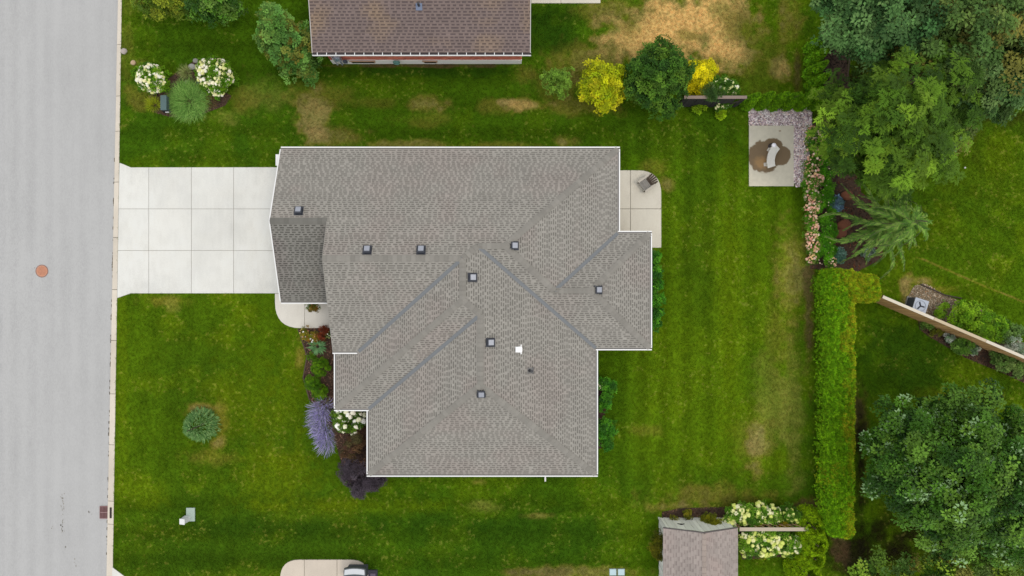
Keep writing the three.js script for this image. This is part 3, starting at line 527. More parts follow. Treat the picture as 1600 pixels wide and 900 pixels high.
// roof fittings
{
  const slopeN = (k) => V(-pl[k][0], 1, -pl[k][1]).normalize();
  const onRoof = (px, py, k) => { let h = 1; let p; for (let i = 0; i < 12; i++) { p = at(px, py, E + h); h = hAt(k, p[0], p[1]); } return V(p[0], E + h, p[1]); };
  const vents = [[467, 330, 'N'], [574, 391, 'N'], [658, 391, 'N'], [803, 384, 'E1'], [738, 433.5, 'E3'], [934, 453, 'E6'], [766, 535, 'E3'], [752, 614, 'S6']];
  M.ventTop = std(T(176, 180, 190), .4, { metalness: .3 }); M.ventBody = std(T(52, 56, 66), .5);
  for (const [px, py, k] of vents) {
    const p = onRoof(px, py, k), g = new THREE.Group(); g.name = 'roof_vent'; house.add(g); g.position.copy(p); g.quaternion.setFromUnitVectors(V(0, 1, 0), slopeN(k));
    if (k === 'E1' || k === 'E3' || k === 'E6') g.quaternion.multiply(new THREE.Quaternion().setFromAxisAngle(V(0, 1, 0), Math.PI / 2));
    new MB().box(0, .03, 0, .46, .02, .5, [1, 1, 1]).build('flange', M.ventBody, g);
    new MB().box(0, .09, 0, .34, .12, .32, [1, 1, 1]).build('body', M.ventBody, g);
    const m = new MB(); const q = [[-.2, .15, .2], [.2, .15, .2], [.2, .15, -.2], [-.2, .15, -.2]].map((a) => V(...a)), t = [[-.15, .2, .15], [.15, .2, .15], [.15, .2, -.15], [-.15, .2, -.15]].map((a) => V(...a));
    m.hexa([...q, ...t], [1, 1, 1]); m.build('hood', M.ventBody, g);
    const cp = new MB().box(.012, .205, -.012, .27, .016, .27, [1, 1, 1]); for (const i of [-.09, 0, .09]) { cp.box(i + .012, .217, -.012, .012, .012, .25, [1, 1, 1]); cp.box(.012, .217, i - .012, .25, .012, .012, [1, 1, 1]); } cp.build('cap', M.ventTop, g);
  }
  const w = onRoof(810, 546, 'E3'), g = new THREE.Group(); g.name = 'exhaust_hood'; g.position.copy(w); g.quaternion.setFromUnitVectors(V(0, 1, 0), slopeN('E3')); house.add(g);
  new MB().box(.14, .03, 0, .07, .012, .5, [1, 1, 1]).build('flange', M.white, g);
  const hood = new THREE.CylinderGeometry(.17, .17, .22, 20, 1, false, 0, Math.PI); hood.rotateZ(Math.PI / 2); hood.rotateX(Math.PI / 2); hood.scale(1, 1, 1);
  const hg2 = new MB(); for (let i = 0; i < 8; i++) { const a0 = Math.PI * i / 8, a1 = Math.PI * (i + 1) / 8, y0 = .04 + Math.sin(a0) * .16, y1 = .04 + Math.sin(a1) * .16, z0 = -Math.cos(a0) * .17, z1 = -Math.cos(a1) * .17; hg2.quad(V(-.18, y0 * .6, z0 * .85), V(.14, y0, z0), V(.14, y1, z1), V(-.18, y1 * .6, z1 * .85)).tri(V(-.18, .02, 0), V(-.18, y0 * .6, z0 * .85), V(-.18, y1 * .6, z1 * .85)); } hg2.build('hood', std([.9, .9, .9], .3), g);
  const v = onRoof(827, 579, 'E3'), s = new THREE.Group(); s.name = 'vent_pipe'; s.position.copy(v); house.add(s); s.quaternion.setFromUnitVectors(V(0, 1, 0), slopeN('E3'));
  new MB().box(.05, .03, 0, .32, .014, .3, [1, 1, 1]).build('flange', std(T(120, 118, 116), .6), s); new MB().box(.2, .035, 0, .05, .014, .36).build('counter_flashing', std(T(74, 74, 76), .6), s);
  const pipe = new THREE.CylinderGeometry(.07, .08, .34, 16); pipe.translate(0, .17, 0); mesh('pipe', pipe, M.dark, s);
  const dn = new MB(); const q = P3(852, 748, .2); dn.box(q.x, .2, q.z - .1, .09, .09, .5, [1, 1, 1]); dn.build('downspout', M.white, house);
}
// ------------------------------------------------------------------ brick neighbour at the top
{
  const n = thing('brick_house', 'red brick house with a brown shingle roof at the top edge', 'house');
  const ze = (82 - 450) * ke, x0 = (488.5 - 800) * ke, x1 = (828 - 800) * ke, p = .25, zr = ze - 4.9, hr = 4.9 * p;
  const cols = { tooth: T(128, 112, 107), gap: T(92, 79, 78), tint: T(158, 134, 106) };
  const S = [V(x0, E + hr, zr), V(x1, E + hr, zr), V(x1, E, ze), V(x0, E, ze)], Nn = [V(x0, E + hr, zr), V(x0, E, zr * 2 - ze), V(x1, E, zr * 2 - ze), V(x1, E + hr, zr)];
  const d = new MB(); for (const f of [S, Nn]) { const lo = f.map((v) => v.clone().add(V(0, -.18, 0))); d.quad(...f).quad(lo[3], lo[2], lo[1], lo[0]); for (let i = 0; i < 4; i++) d.quad(f[i], f[(i + 1) % 4], lo[(i + 1) % 4], lo[i]); }
  const roof = d.build('roof', M.deck, n); shingles(roof, S, cols, 71, { exposure: .16, tooth: [.06, .14], gap: [.14, .24], lift: .004 }); shingles(roof, Nn, cols, 72, { exposure: .16, tooth: [.06, .14], gap: [.14, .24], lift: .004 });
  const nn = { a: V(0, 1, p).normalize(), b: V(0, 1, -p).normalize() }; caps(roof, V(x0, E + hr + .01, zr), V(x1, E + hr + .01, zr), 'a', 'b', cols, 73, { normals: nn });
  gutter(n, V(x0 - .02, E, ze), V(x1 + .06, E, ze), V(0, 0, 1), { hangers: .5, w: .16, lip: .025, troughMat: std(T(62, 54, 56), .9) });
  M.offWhite = std(T(196, 190, 184), .6);
  const rb = (x, o) => { const m = new MB(); for (const [a, b] of [[V(x, E, ze + .02), V(x, E + hr, zr)], [V(x, E + hr, zr), V(x, E, zr * 2 - ze)]]) { const w = V(o, 0, 0), lo = V(0, -.22, 0), up = V(0, .02, 0); m.hexa([a.clone().add(lo), b.clone().add(lo), b.clone().add(lo).add(w), a.clone().add(lo).add(w), a.clone().add(up), b.clone().add(up), b.clone().add(up).add(w), a.clone().add(up).add(w)]); } m.build('rake_board', M.offWhite, n); };
  rb(x0, -.04); rb(x1, .04);
  // walls: white parged foundation, red brick above
  const [wx0, wz] = at(520.5, 100), [wx1] = at(815, 100), wzn = zr * 2 - ze + .6, hb = .66;
  const f = new MB(); for (const [a, b, c, e] of [[wx0, wz - .1, wx1, wz - .1], [wx0 + .1, wz - .21, wx0 + .1, wzn], [wx1 - .1, wz - .21, wx1 - .1, wzn], [wx0, wzn, wx1, wzn]]) f.box((a + c) / 2, hb / 2 - .05, (b + e) / 2, Math.abs(c - a) || .2, hb + .1, Math.abs(e - b) || .2, [1, 1, 1]);
  f.build('foundation', std([.84, .83, .79], .9), n);
  const brickTex = texOf(256, 256, 2.2, 2.2, (u, v) => { const k = .7 + .6 * loopN(u, v, 30, 3) * loopN(u, v, 70, 2) + .2 * loopN(u, v, 5, 9); return mul(T(150, 84, 66), k); });
  const bm = new THREE.MeshStandardMaterial({ map: brickTex, roughness: .95 });
  const wall = new THREE.Group(); wall.name = 'brick_wall'; n.add(wall);
  // real courses on the wall that shows, plain walls elsewhere
  const back = new MB().box((wx0 + wx1) / 2, (hb + E) / 2 - .1, wz - .16, wx1 - wx0 - .05, E - hb - .02, .2).box(wx0 + .14, (hb + E) / 2 - .1, (wz - .3 + wzn) / 2, .2, E - hb - .02, Math.abs(wz - .3 - wzn)).box(wx1 - .14, (hb + E) / 2 - .1, (wz - .3 + wzn) / 2, .2, E - hb - .02, Math.abs(wz - .3 - wzn)).box((wx0 + wx1) / 2, (hb + E) / 2 - .1, wzn + .1, wx1 - wx0 - .05, E - hb - .02, .2);
  for (const x of [wx0 + .14, wx1 - .14]) back.hexa([V(x - .08, E - .2, wz - .1), V(x + .08, E - .2, wz - .1), V(x + .08, E - .2, wzn), V(x - .08, E - .2, wzn), V(x - .08, E + hr - .22, zr), V(x + .08, E + hr - .22, zr), V(x + .08, E + hr - .22, zr - .01), V(x - .08, E + hr - .22, zr - .01)]);
  back.build('mortar', std(T(150, 128, 114), .95), wall);
  const b = new MB(), q = rngOf(31); for (let i = 0; i < 26; i++) for (let x = wx0 + (i % 2 ? .11 : 0); x < wx1 - .05; x += .22) { const w = Math.min(.205, wx1 - x); b.box(x + w / 2, hb + .045 + i * .078, wz - .05, w, .064, .05 + q() * .008, mul(mix(T(226, 134, 108, 1.2), T(190, 100, 82, 1.2), q()), .85 + q() * .35)); }
  b.build('bricks', M.vc, wall, 'stuff');
  for (const [a, c] of [[551, 588], [663, 684]]) { const p0 = at(a, 97)[0], p1 = at(c, 97)[0], f2 = new MB().box((p0 + p1) / 2, .42, wz - .01, p1 - p0, .42, .05, T(214, 186, 156)).box((p0 + p1) / 2, .6, wz + .02, p1 - p0 + .1, .06, .1, T(200, 166, 136)); const wdw = f2.build('basement_window', M.vc, n); new MB().box((p0 + p1) / 2, .38, wz + .02, p1 - p0 - .12, .28, .03).build('pane', std([.03, .03, .03], .1), wdw); }
  const vp = V((657 - 800) * ke, E + (ze - (9 - 450) * (H - E - .6) / F) * p, (9 - 450) * (H - E - .6) / F), g = new THREE.Group(); g.name = 'vent_pipe'; g.position.copy(vp); n.add(g);
  new MB().box(0, .03, .05, .34, .015, .36, T(120, 132, 156), 0, [-.245 * -1, 0]).build('flashing', M.vc, g); const cy = new THREE.CylinderGeometry(.06, .06, .4, 14); cy.translate(0, .2, 0); mesh('pipe', cy, M.dark, g);
  const [mx] = at(536, 99), meter = tag(new THREE.Group(), 'grey electric meter and cables on the brick house wall', 'electric meter'); meter.name = numbered('electric_meter'); scene.add(meter); meter.position.set(mx, 0, wz);
  new MB().box(0, 1.25, .1, .34, .55, .16, T(170, 178, 190)).build('box', M.vc, meter); const gl = new THREE.CylinderGeometry(.09, .09, .1, 18); gl.rotateX(Math.PI / 2); gl.translate(0, 1.32, .22); mesh('dial', gl, std(T(140, 168, 176), .15), meter); new MB().box(0, .55, .08, .06, .9, .06, T(150, 158, 170)).build('conduit', M.vc, meter); new MB().box(-.28, 1.4, .08, .06, 2.6, .06, T(190, 194, 200)).build('conduit', M.vc, meter); new MB().box(.3, .7, .1, .22, .3, .12, T(90, 98, 112)).build('junction_box', M.vc, meter);
  const [hx] = at(622, 99), reel = thing('hose_reel', 'round teal hose coil hanging on the white foundation', 'garden hose', [hx, .55, wz + .07]);
  const to = []; for (let i = 0; i < 4; i++) { const t = new THREE.TorusGeometry(.2 - i * .012, .016, 6, 26); t.translate(0, 0, i * .03); to.push(t); } mesh('hose', mergeGeometries(to), std(T(120, 176, 166), .5), reel); new MB().box(0, .1, .02, .12, .12, .06, T(90, 110, 104)).build('bracket', M.vc, reel);
  const [lx] = at(553, 87), lamp = thing('wall_lamp', 'small white lamp under the eave of the brick house', 'lamp', [lx, 2.9, wz]); const lg = new THREE.SphereGeometry(.1, 14, 10); lg.translate(0, 0, .22); mesh('globe', lg, std(T(240, 226, 196), .4), lamp); new MB().box(0, .06, .1, .08, .08, .2).build('arm', M.white, lamp);
}
// ------------------------------------------------------------------ leaves, sprays, blooms
function leafGeo(b, o, d, up, len, wid, fold = .25, droop = .15) { // one leaf: two folded halves from o along d
  const s = d.clone().cross(up).normalize(), n = s.clone().cross(d).normalize(), tip = o.clone().addScaledVector(d, len).addScaledVector(n, -len * droop), mid = o.clone().addScaledVector(d, len * .45);
  const l = mid.clone().addScaledVector(s, wid / 2).addScaledVector(n, wid * fold), r = mid.clone().addScaledVector(s, -wid / 2).addScaledVector(n, wid * fold);
  b.tri(o, l, tip).tri(o, tip, r);
}
function broadSpray(n, len, wid, rad, seed, flat = .5) {
  const q = rngOf(seed), b = new MB();
  for (let i = 0; i < n; i++) { const a = i * 2.4 + q(), e = lerp(-.1, 1.1, q()) * (1 - flat) + .15, d = V(Math.cos(a) * Math.cos(e), Math.sin(e), Math.sin(a) * Math.cos(e)), k = .75 + q() * .5; leafGeo(b, d.clone().multiplyScalar(rad * (.2 + q() * .8)), d.lerp(V(0, .2, 0), .1).normalize(), V((q() - .5) * .5, 1, (q() - .5) * .5).normalize(), len * k, wid * k, .2, .25); }
  return b.geo();
}
function pinnateSpray(n, len, wid, stem, seed) { // leaves in pairs down a few long stalks
  const q = rngOf(seed), b = new MB();
  for (let k = 0; k < 3; k++) { const a = k * 2.1 + q(), d = V(Math.cos(a), .35, Math.sin(a)).normalize(), s = d.clone().cross(V(0, 1, 0)).normalize(); for (let i = 1; i <= n; i++) { const o = d.clone().multiplyScalar(stem * i / n).add(V(0, -.25 * stem * (i / n) ** 2, 0)); for (const sg of [-1, 1]) leafGeo(b, o, d.clone().multiplyScalar(.55).addScaledVector(s, sg).normalize(), V(0, 1, 0), len * (.8 + q() * .4), wid, .15, .25); } leafGeo(b, d.clone().multiplyScalar(stem).add(V(0, -.25 * stem, 0)), d, V(0, 1, 0), len, wid); }
  return b.geo();
}
function fanSpray(n, len, wid, seed, lift = .7) { // narrow scale-leaved fronds of cedar and juniper
  const q = rngOf(seed), b = new MB();
  for (let i = 0; i < n; i++) { const a = q() * 6.283, e = lift * (.4 + q() * .9), d = V(Math.cos(a) * Math.cos(e), Math.sin(e), Math.sin(a) * Math.cos(e)); leafGeo(b, V(Math.cos(a) * len * .15, 0, Math.sin(a) * len * .15), d, V(q() - .5, 1, q() - .5).normalize(), len * (.6 + q() * .6), wid, .1, .2); }
  return b.geo();
}
function twigSpray(len, seed, n = 16, nl = .05) { // a needled twig lying along +x
  const q = rngOf(seed), b = new MB();
  for (let i = 0; i < n; i++) { const t = i / n, o = V(len * t, -.1 * len * t * t, 0); for (const sg of [-1, 1]) { const k = nl * (1.15 - t * .8) * (.8 + q() * .5); leafGeo(b, o, V(.75, (q() - .3) * .5, sg).normalize(), V(0, 1, 0), k, k * .3, .1, .1); } }
  leafGeo(b, V(0, 0, 0), V(1, -.1, 0).normalize(), V(0, 1, 0), len * 1.08, .02, .1, 0);
  return b.geo();
}
function bladeGeo(len, wid, arc, seg = 5) { const b = new MB(); let y = 0, x = 0, a = Math.PI / 2 - .15; let L = V(0, 0, -wid / 2), Rr = V(0, 0, wid / 2); for (let i = 1; i <= seg; i++) { x += Math.cos(a) * len / seg; y += Math.sin(a) * len / seg; a -= arc / seg; const w = wid * (1 - i / seg) ** .7 / 2; const l = V(x, y, -w), r = V(x, y, w); b.quad(L, Rr, r, l); L = l; Rr = r; } return b.geo(); }
function bloomGeo(r, seed) { const q = rngOf(seed), g = new THREE.IcosahedronGeometry(r, 1), p = g.attributes.position, m = new Map(); for (let i = 0; i < p.count; i++) { const key = [p.getX(i), p.getY(i), p.getZ(i)].map((v) => v.toFixed(4)).join(); if (!m.has(key)) m.set(key, .78 + q() * .4); const k = m.get(key); p.setXYZ(i, p.getX(i) * k, p.getY(i) * k * .85, p.getZ(i) * k); } g.computeVertexNormals(); return g; }
const G = {
  broad: broadSpray(9, .16, .095, .12, 1), broad2: broadSpray(11, .12, .075, .12, 2, .3), small: broadSpray(12, .065, .04, .06, 3), tiny: broadSpray(14, .035, .024, .04, 4), big: broadSpray(8, .2, .13, .14, 5, .6), hosta: broadSpray(10, .2, .1, .05, 6, .35),
  pinnate: pinnateSpray(4, .24, .085, .36, 7), leafy: broadSpray(7, .24, .14, .2, 16, .55), leafyS: broadSpray(8, .17, .11, .16, 17, .5), cedar: fanSpray(14, .15, .03, 8, .9), cedarUp: fanSpray(16, .16, .035, 9, 1.25), juniper: fanSpray(16, .16, .022, 10, .8), twig: twigSpray(.34, 11, 14, .075), sprig: twigSpray(.26, 12, 12, .06), blade: bladeGeo(.95, .018, 1.9), bladeS: bladeGeo(.5, .014, 1.5), spike: bladeGeo(.6, .03, .5, 4), bloom: bloomGeo(.12, 13), bloomS: bloomGeo(.06, 14), bloomT: bloomGeo(.035, 15),
};
class Scatter { // places for copies of one spray; made into one part
  constructor() { this.m = []; this.c = []; }
  add(p, dir, spin, s, col) { // dir: where the spray's own up goes
    const q = new THREE.Quaternion().setFromUnitVectors(V(0, 1, 0), dir), w = new THREE.Quaternion().setFromAxisAngle(V(0, 1, 0), spin); this.m.push(new THREE.Matrix4().compose(p, q.multiply(w), typeof s === 'number' ? V(s, s, s) : s)); this.c.push(col); return this;
  }
  build(name, geo, mat, parent, off) { const im = new THREE.InstancedMesh(geo, mat, this.m.length), c = new THREE.Color(); this.m.forEach((m, i) => { if (off) { m.elements[12] -= off.x; m.elements[13] -= off.y; m.elements[14] -= off.z; } im.setMatrixAt(i, m); im.setColorAt(i, c.setRGB(...this.c[i])); }); im.name = name; im.userData.kind = 'stuff'; im.castShadow = im.receiveShadow = true; parent.add(im); return im; }
}
const onSphere = (q, ymin = -1) => { const y = lerp(ymin, 1, q()), a = q() * 6.283, r = Math.sqrt(1 - y * y); return V(r * Math.cos(a), y, r * Math.sin(a)); };
const tint = (pal, q, k = .3) => mul(pal[Math.floor(q() * pal.length)], 1 - k / 2 + q() * k);
// lobes: [px, py, height of its middle, radius in px, vertical radius in m]; branch ends carry clusters of sprays
const openTree = { clump: .5, dens: .85, per: 12, ymin: -.2, deep: .5, upBias: 1.0 };
function crown(parent, name, lobes, { geo, mat = M.leaf, pal, seed, clump = .55, per = 26, dens = 1, s = [.8, 1.25], off, ymin = -.35, inner = .15, upBias = .45, deep: depth = .24, glint = 0, glintCol = null, keep = false }) {
  const q = rngOf(seed), sc = new Scatter();
  for (const [px, py, h, rp, ry] of lobes) {
    const [x, z] = at(px, py, h), r = rp * (H - h) / F, c = V(x, h, z), n = Math.max(5, Math.round(dens * (1 - ymin) * Math.PI * r * Math.max(ry, r * .6) / (clump * clump * 1.1)));
    for (let i = 0; i < n; i++) {
      const d = onSphere(q, ymin), k = q() < inner ? .35 + q() * .4 : 1.04 - depth * q() ** 1.3, cc = c.clone().add(V(d.x * r * k, d.y * ry * k, d.z * r * k)), cr = clump * (.65 + q() * .7), b0 = mix(pal[Math.floor(q() * pal.length)], pal[Math.floor(q() * pal.length)], q()), base = keep ? b0 : [b0[0] * 1.06, b0[1], b0[2] * .6], m = Math.round(per * (.6 + q() * .8)), cg = q() < .35 ? 2.2 : .4;
      for (let j = 0; j < m; j++) { const e = onSphere(q, -.25), t = cr * (.45 + .6 * q()); const p = cc.clone().add(V(e.x * t, e.y * t * .7, e.z * t)); if (p.y < .08) p.y = .08; const dir = e.multiplyScalar(.6).add(V(0, upBias, 0)).addScaledVector(d, .35).normalize(); sc.add(p, dir, q() * 6.283, lerp(s[0], s[1], q()), glint && q() < glint * cg ? glintCol : mul(base, .6 + q() * .85)); }
    }
  }
  return sc.build(name, geo, mat, parent, off);
}
function trunk(parent, h, r, seed, limbs = 5, spread = 2, lean = [0, 0]) {
  const q = rngOf(seed), tube = (pts, r0, r1) => { const c = new THREE.CatmullRomCurve3(pts), g = new THREE.TubeGeometry(c, 8, 1, 8, false), p = g.attributes.position; for (let i = 0; i <= 8; i++) { const o = c.getPoint(i / 8), k = lerp(r0, r1, i / 8); for (let j = 0; j <= 8; j++) { const a = i * 9 + j; p.setXYZ(a, o.x + (p.getX(a) - o.x) * k, o.y + (p.getY(a) - o.y) * k, o.z + (p.getZ(a) - o.z) * k); } } g.computeVertexNormals(); return g; };
  mesh('trunk', tube([V(0, -.1, 0), V(lean[0] * .3 + .05, h * .5, lean[1] * .3), V(lean[0], h, lean[1])], r, r * .45), M.bark, parent);
  for (let i = 0; i < limbs; i++) { const a = i * 6.283 / limbs + q(), b = V(Math.cos(a), 0, Math.sin(a)), y = h * (.35 + .5 * q()); mesh('limb', tube([V(lean[0] * .4, y, lean[1] * .4), b.clone().multiplyScalar(spread * .5).add(V(lean[0] * .6, y + spread * .35, lean[1] * .6)), b.clone().multiplyScalar(spread).add(V(lean[0], y + spread * .5, lean[1]))], r * .4, r * .1), M.bark, parent); }
}
function tree(name, label, cat, base, h, r, spread, lobes, opt, group) {
  const [x, z] = at(...base), o = thing(name, label, cat, [x, 0, z], { group }); const [cx, cz] = at(lobes[0][0], lobes[0][1], lobes[0][2]);
  trunk(o, h, r, opt.seed + 1, 6, spread, [(cx - x) * .9, (cz - z) * .9]); crown(o, 'crown', lobes, { ...opt, off: V(x, 0, z) }); return o;
}
function bush(name, label, base, lobes, opt, cat = 'shrub', group) {
  const [x, z] = at(...base), o = thing(name, label, cat, [x, 0, z], { group });
  const st = new MB(), q = rngOf(opt.seed + 7); const top = Math.max(...lobes.map((l) => l[2])); for (let i = 0; i < 5; i++) { const a = q() * 6.283, w = .1 + q() * .15; st.bar(V(Math.cos(a) * .04, 0, Math.sin(a) * .04), V(Math.cos(a) * w, top * .9, Math.sin(a) * w), .025, .025, [.08, .055, .035]); } st.build('stem', M.vc, o);
  crown(o, 'foliage', lobes, { clump: .22, per: 14, geo: G.small, ...opt, off: V(x, 0, z) }); return o;
}
function blooms(o, lobes, { geo = G.bloom, n, pal, seed, s = [.7, 1.2], name = 'blooms', mat = M.bloom, ymin = .05, out = 1.04, near = .12 }) {
  const q = rngOf(seed), sc = new Scatter(); const placed = [];
  for (const [px, py, h, rp, ry, share = 1] of lobes) { const [x, z] = at(px, py, h), r = rp * (H - h) / F; for (let i = 0; i < n * share; i++) { let p, d, t = 0; do { d = onSphere(q, ymin); const k = out * (.9 + q() * .14); p = V(x + d.x * r * k, h + d.y * ry * k, z + d.z * r * k); } while (t++ < 12 && placed.some((v) => v.distanceTo(p) < near)); placed.push(p); if (p.y < .1) p.y = .1; sc.add(p, d.add(V(0, .6, 0)).normalize(), q() * 6.28, lerp(s[0], s[1], q()), tint(pal, q, .2)); } }
  return sc.build(name, geo, mat, o, o.position);
}
M.bloom = new THREE.MeshStandardMaterial({ color: 0xffffff, roughness: .85, flatShading: true });
// palettes
const deep = [T(52, 92, 28, 1.6), T(72, 114, 42, 1.6), T(40, 76, 28, 1.5), T(92, 130, 56, 1.6)], blueG = [T(60, 100, 66, 1.6), T(84, 122, 84, 1.6), T(50, 86, 56, 1.5), T(108, 142, 104, 1.6)], fresh = [T(84, 122, 40, 1.5), T(106, 140, 50, 1.6), T(62, 98, 36, 1.5), T(136, 166, 64, 1.6), T(72, 108, 40, 1.4)], mixedG = [T(84, 116, 66, 1.5), T(104, 126, 78, 1.5), T(130, 128, 72, 1.4), T(72, 104, 62, 1.5)], yellowG = [T(172, 190, 24, 1.3), T(198, 206, 30, 1.3), T(140, 168, 26, 1.3), T(216, 216, 50, 1.25)], goldP = [T(220, 216, 18, 1.35), T(236, 232, 40, 1.35), T(190, 194, 20, 1.35)], cedarP = [T(74, 108, 12, 1.4), T(90, 124, 14, 1.4), T(58, 92, 12, 1.4)], limeP = [T(104, 158, 20, 1.4), T(124, 176, 30, 1.4), T(84, 140, 22, 1.4)], hedgeP = [T(100, 144, 16, 1.5), T(120, 158, 22, 1.5), T(84, 128, 16, 1.5), T(138, 160, 26, 1.5)], creamP = [T(246, 240, 206, 1.1), T(238, 234, 176, 1.1), T(228, 230, 150, 1.1), T(250, 246, 226, 1.1)], oliveP = [T(110, 116, 30, 1.5), T(130, 128, 40, 1.5), T(92, 104, 30, 1.5)];
// ------------------------------------------------------------------ trees
tree('broad_tree', 'big loose green tree spreading over the flower border by the gravel', 'tree', [1305, 232], 6, .2, 2.4,
  [[1378, 205, 6.2, 82, 2.4], [1425, 158, 6.2, 78, 2.4], [1330, 190, 5.2, 52, 1.8], [1350, 258, 4.6, 50, 1.8], [1440, 235, 5.2, 52, 1.9], [1402, 262, 4.4, 36, 1.4], [1318, 150, 4.6, 30, 1.2], [1392, 175, 7.4, 40, 1.3], [1480, 175, 5.2, 40, 1.5]],
  { geo: G.pinnate, pal: [T(74, 110, 34, 1.35), T(94, 132, 42, 1.45), T(58, 94, 32, 1.3), T(118, 154, 54, 1.5)], seed: 201, ...openTree, clump: .6, dens: .72, per: 7, s: [.6, 1.15], deep: .6, mat: M.leaf });
tree('broad_tree', 'dense blue green tree at the top edge beside the upright cedars', 'tree', [1300, 60], 6, .22, 2.4,
  [[1340, 38, 5.6, 54, 2.2], [1385, 20, 6.6, 56, 2.4], [1304, 5, 4.8, 34, 1.8], [1300, 62, 4.2, 18, 1.2], [1372, 72, 5, 36, 1.6], [1340, -20, 6, 60, 2.2], [1420, 50, 6.4, 34, 1.8]],
  { geo: G.leafyS, pal: blueG.map((x) => mul(x, 1.12)), seed: 202, ...openTree, s: [.85, 1.4] });
tree('broad_tree', 'tall tree with brownish seed clusters among its leaves at the top right', 'tree', [1385, 88], 7, .25, 2.6,
  [[1490, 45, 6.6, 66, 2.5], [1450, 85, 6, 50, 2], [1545, 25, 6.4, 58, 2.3], [1500, 100, 5.6, 46, 1.9], [1460, 10, 6.6, 46, 2], [1520, -20, 6, 70, 2.2]],
  { geo: G.leafyS, pal: mixedG, seed: 203, ...openTree, s: [.85, 1.4] });
tree('broad_tree', 'grey green tree overhanging the right hand lawn at the right edge', 'tree', [1410, 130], 6, .22, 2.3,
  [[1555, 105, 5.6, 56, 2.2], [1510, 145, 5, 42, 1.7], [1590, 60, 5.8, 54, 2.2], [1488, 205, 4, 30, 1.4], [1580, 120, 5, 42, 1.6], [1545, 165, 4.2, 26, 1.2]],
  { geo: G.leafyS, pal: [...blueG.map((c) => mul(c, .95)), ...mixedG], seed: 204, ...openTree, s: [.85, 1.4] });
tree('maple_tree', 'large glossy leaved tree at the lower right behind the clipped hedge', 'tree', [1425, 700], 6, .24, 2.8,
  [[1480, 735, 6.2, 92, 2.6], [1400, 730, 5, 54, 2], [1420, 680, 5.2, 52, 2], [1530, 680, 6, 72, 2.4], [1560, 760, 6.4, 84, 2.6], [1490, 805, 5.2, 54, 2], [1470, 655, 4.8, 34, 1.5], [1590, 690, 5.4, 50, 2], [1590, 830, 5.4, 56, 2], [1385, 690, 4.4, 32, 1.4], [1440, 790, 4.6, 36, 1.5]],
  { geo: G.leafyS, pal: deep.map((x) => mul(x, .82)), seed: 205, ...openTree, per: 18, s: [.8, 1.3], mat: M.glossy, glint: .06, glintCol: T(128, 158, 108, 1.5) });
tree('maple_tree', 'light green young tree at the bottom edge right of the hedge', 'tree', [1440, 905], 4, .12, 1.5,
  [[1500, 915, 4, 60, 1.6], [1385, 900, 3, 34, 1], [1440, 905, 3.6, 40, 1.4], [1560, 900, 4, 40, 1.4], [1460, 880, 3.8, 22, .9], [1350, 893, 2.4, 16, .7]],
  { geo: G.leafyS, pal: [...fresh, ...mixedG], seed: 206, clump: .5, per: 9, dens: .8, s: [.8, 1.2] });
tree('maple_tree', 'yellowish green tree at the top edge nearest the street', 'tree', [262, 20], 2.6, .1, 1,
  [[255, -6, 3, 30, 1.2], [280, 4, 2.4, 18, .9], [235, 4, 2.2, 16, .8], [262, 14, 1.8, 14, .7]], { geo: G.broad2, pal: [T(104, 128, 40, 1.5), T(128, 144, 50, 1.5), T(80, 110, 34, 1.5)], seed: 207, clump: .4, per: 14 });
tree('maple_tree', 'shiny dark green tree at the top edge above the island bed', 'tree', [352, 18], 2.8, .1, 1,
  [[335, -4, 3, 30, 1.2], [352, 10, 2.3, 18, .8], [312, 8, 2.2, 18, .8], [335, 22, 1.7, 12, .6]], { geo: G.broad, pal: [...deep, T(92, 126, 66, 1.5)], seed: 208, clump: .42, per: 14, mat: M.glossy });
tree('young_tree', 'thin pale green young tree on the burnt grass', 'tree', [868, 140], 1.5, .05, .4,
  [[870, 130, 1.4, 16, .7], [880, 120, 1.2, 10, .5], [860, 124, 1.2, 10, .5], [872, 142, 1, 11, .5]], { geo: G.broad2, pal: [T(122, 162, 74, 1.4), T(104, 144, 60, 1.4)], seed: 209, clump: .3, per: 8, s: [.55, .85], dens: .8 });
tree('golden_tree', 'yellow green leaved tree between the pale young tree and the round dark tree', 'tree', [936, 148], 2, .07, .8,
  [[942, 132, 2, 24, 1], [925, 148, 1.6, 14, .7], [962, 118, 1.6, 12, .7], [928, 110, 1.7, 13, .7], [940, 160, 1.4, 16, .6], [958, 146, 1.6, 14, .7], [918, 138, 1.4, 9, .5]], { geo: G.broad2, pal: yellowG, seed: 210, clump: .3, per: 11, s: [.75, 1.15], deep: .45 });
tree('round_tree', 'dense round dark green tree beside the yellow shrub', 'tree', [1012, 142], 2.4, .12, .9,
  [[1027, 122, 2.6, 38, 1.6], [1005, 112, 2.4, 22, 1.2], [1050, 110, 2.4, 24, 1.2], [1010, 142, 2.1, 26, 1.1], [1045, 142, 2.1, 27, 1.1], [1028, 92, 2.4, 24, 1], [1030, 160, 1.6, 24, .8]], { geo: G.broad2, pal: [T(56, 96, 34, 1.6), T(72, 114, 44, 1.6), T(46, 84, 34, 1.5), T(92, 130, 50, 1.5)], seed: 211, clump: .4, per: 14, s: [.8, 1.2], deep: .4 });
bush('golden_shrub', 'bright golden yellow shrub right of the round dark tree', [1086, 126], [[1090, 116, .9, 18, .7], [1104, 110, .8, 11, .5], [1078, 112, .8, 12, .5], [1090, 134, .6, 16, .5], [1104, 128, .7, 10, .4]], { geo: G.small, pal: goldP, seed: 212, clump: .28, per: 22, s: [1, 1.6] });
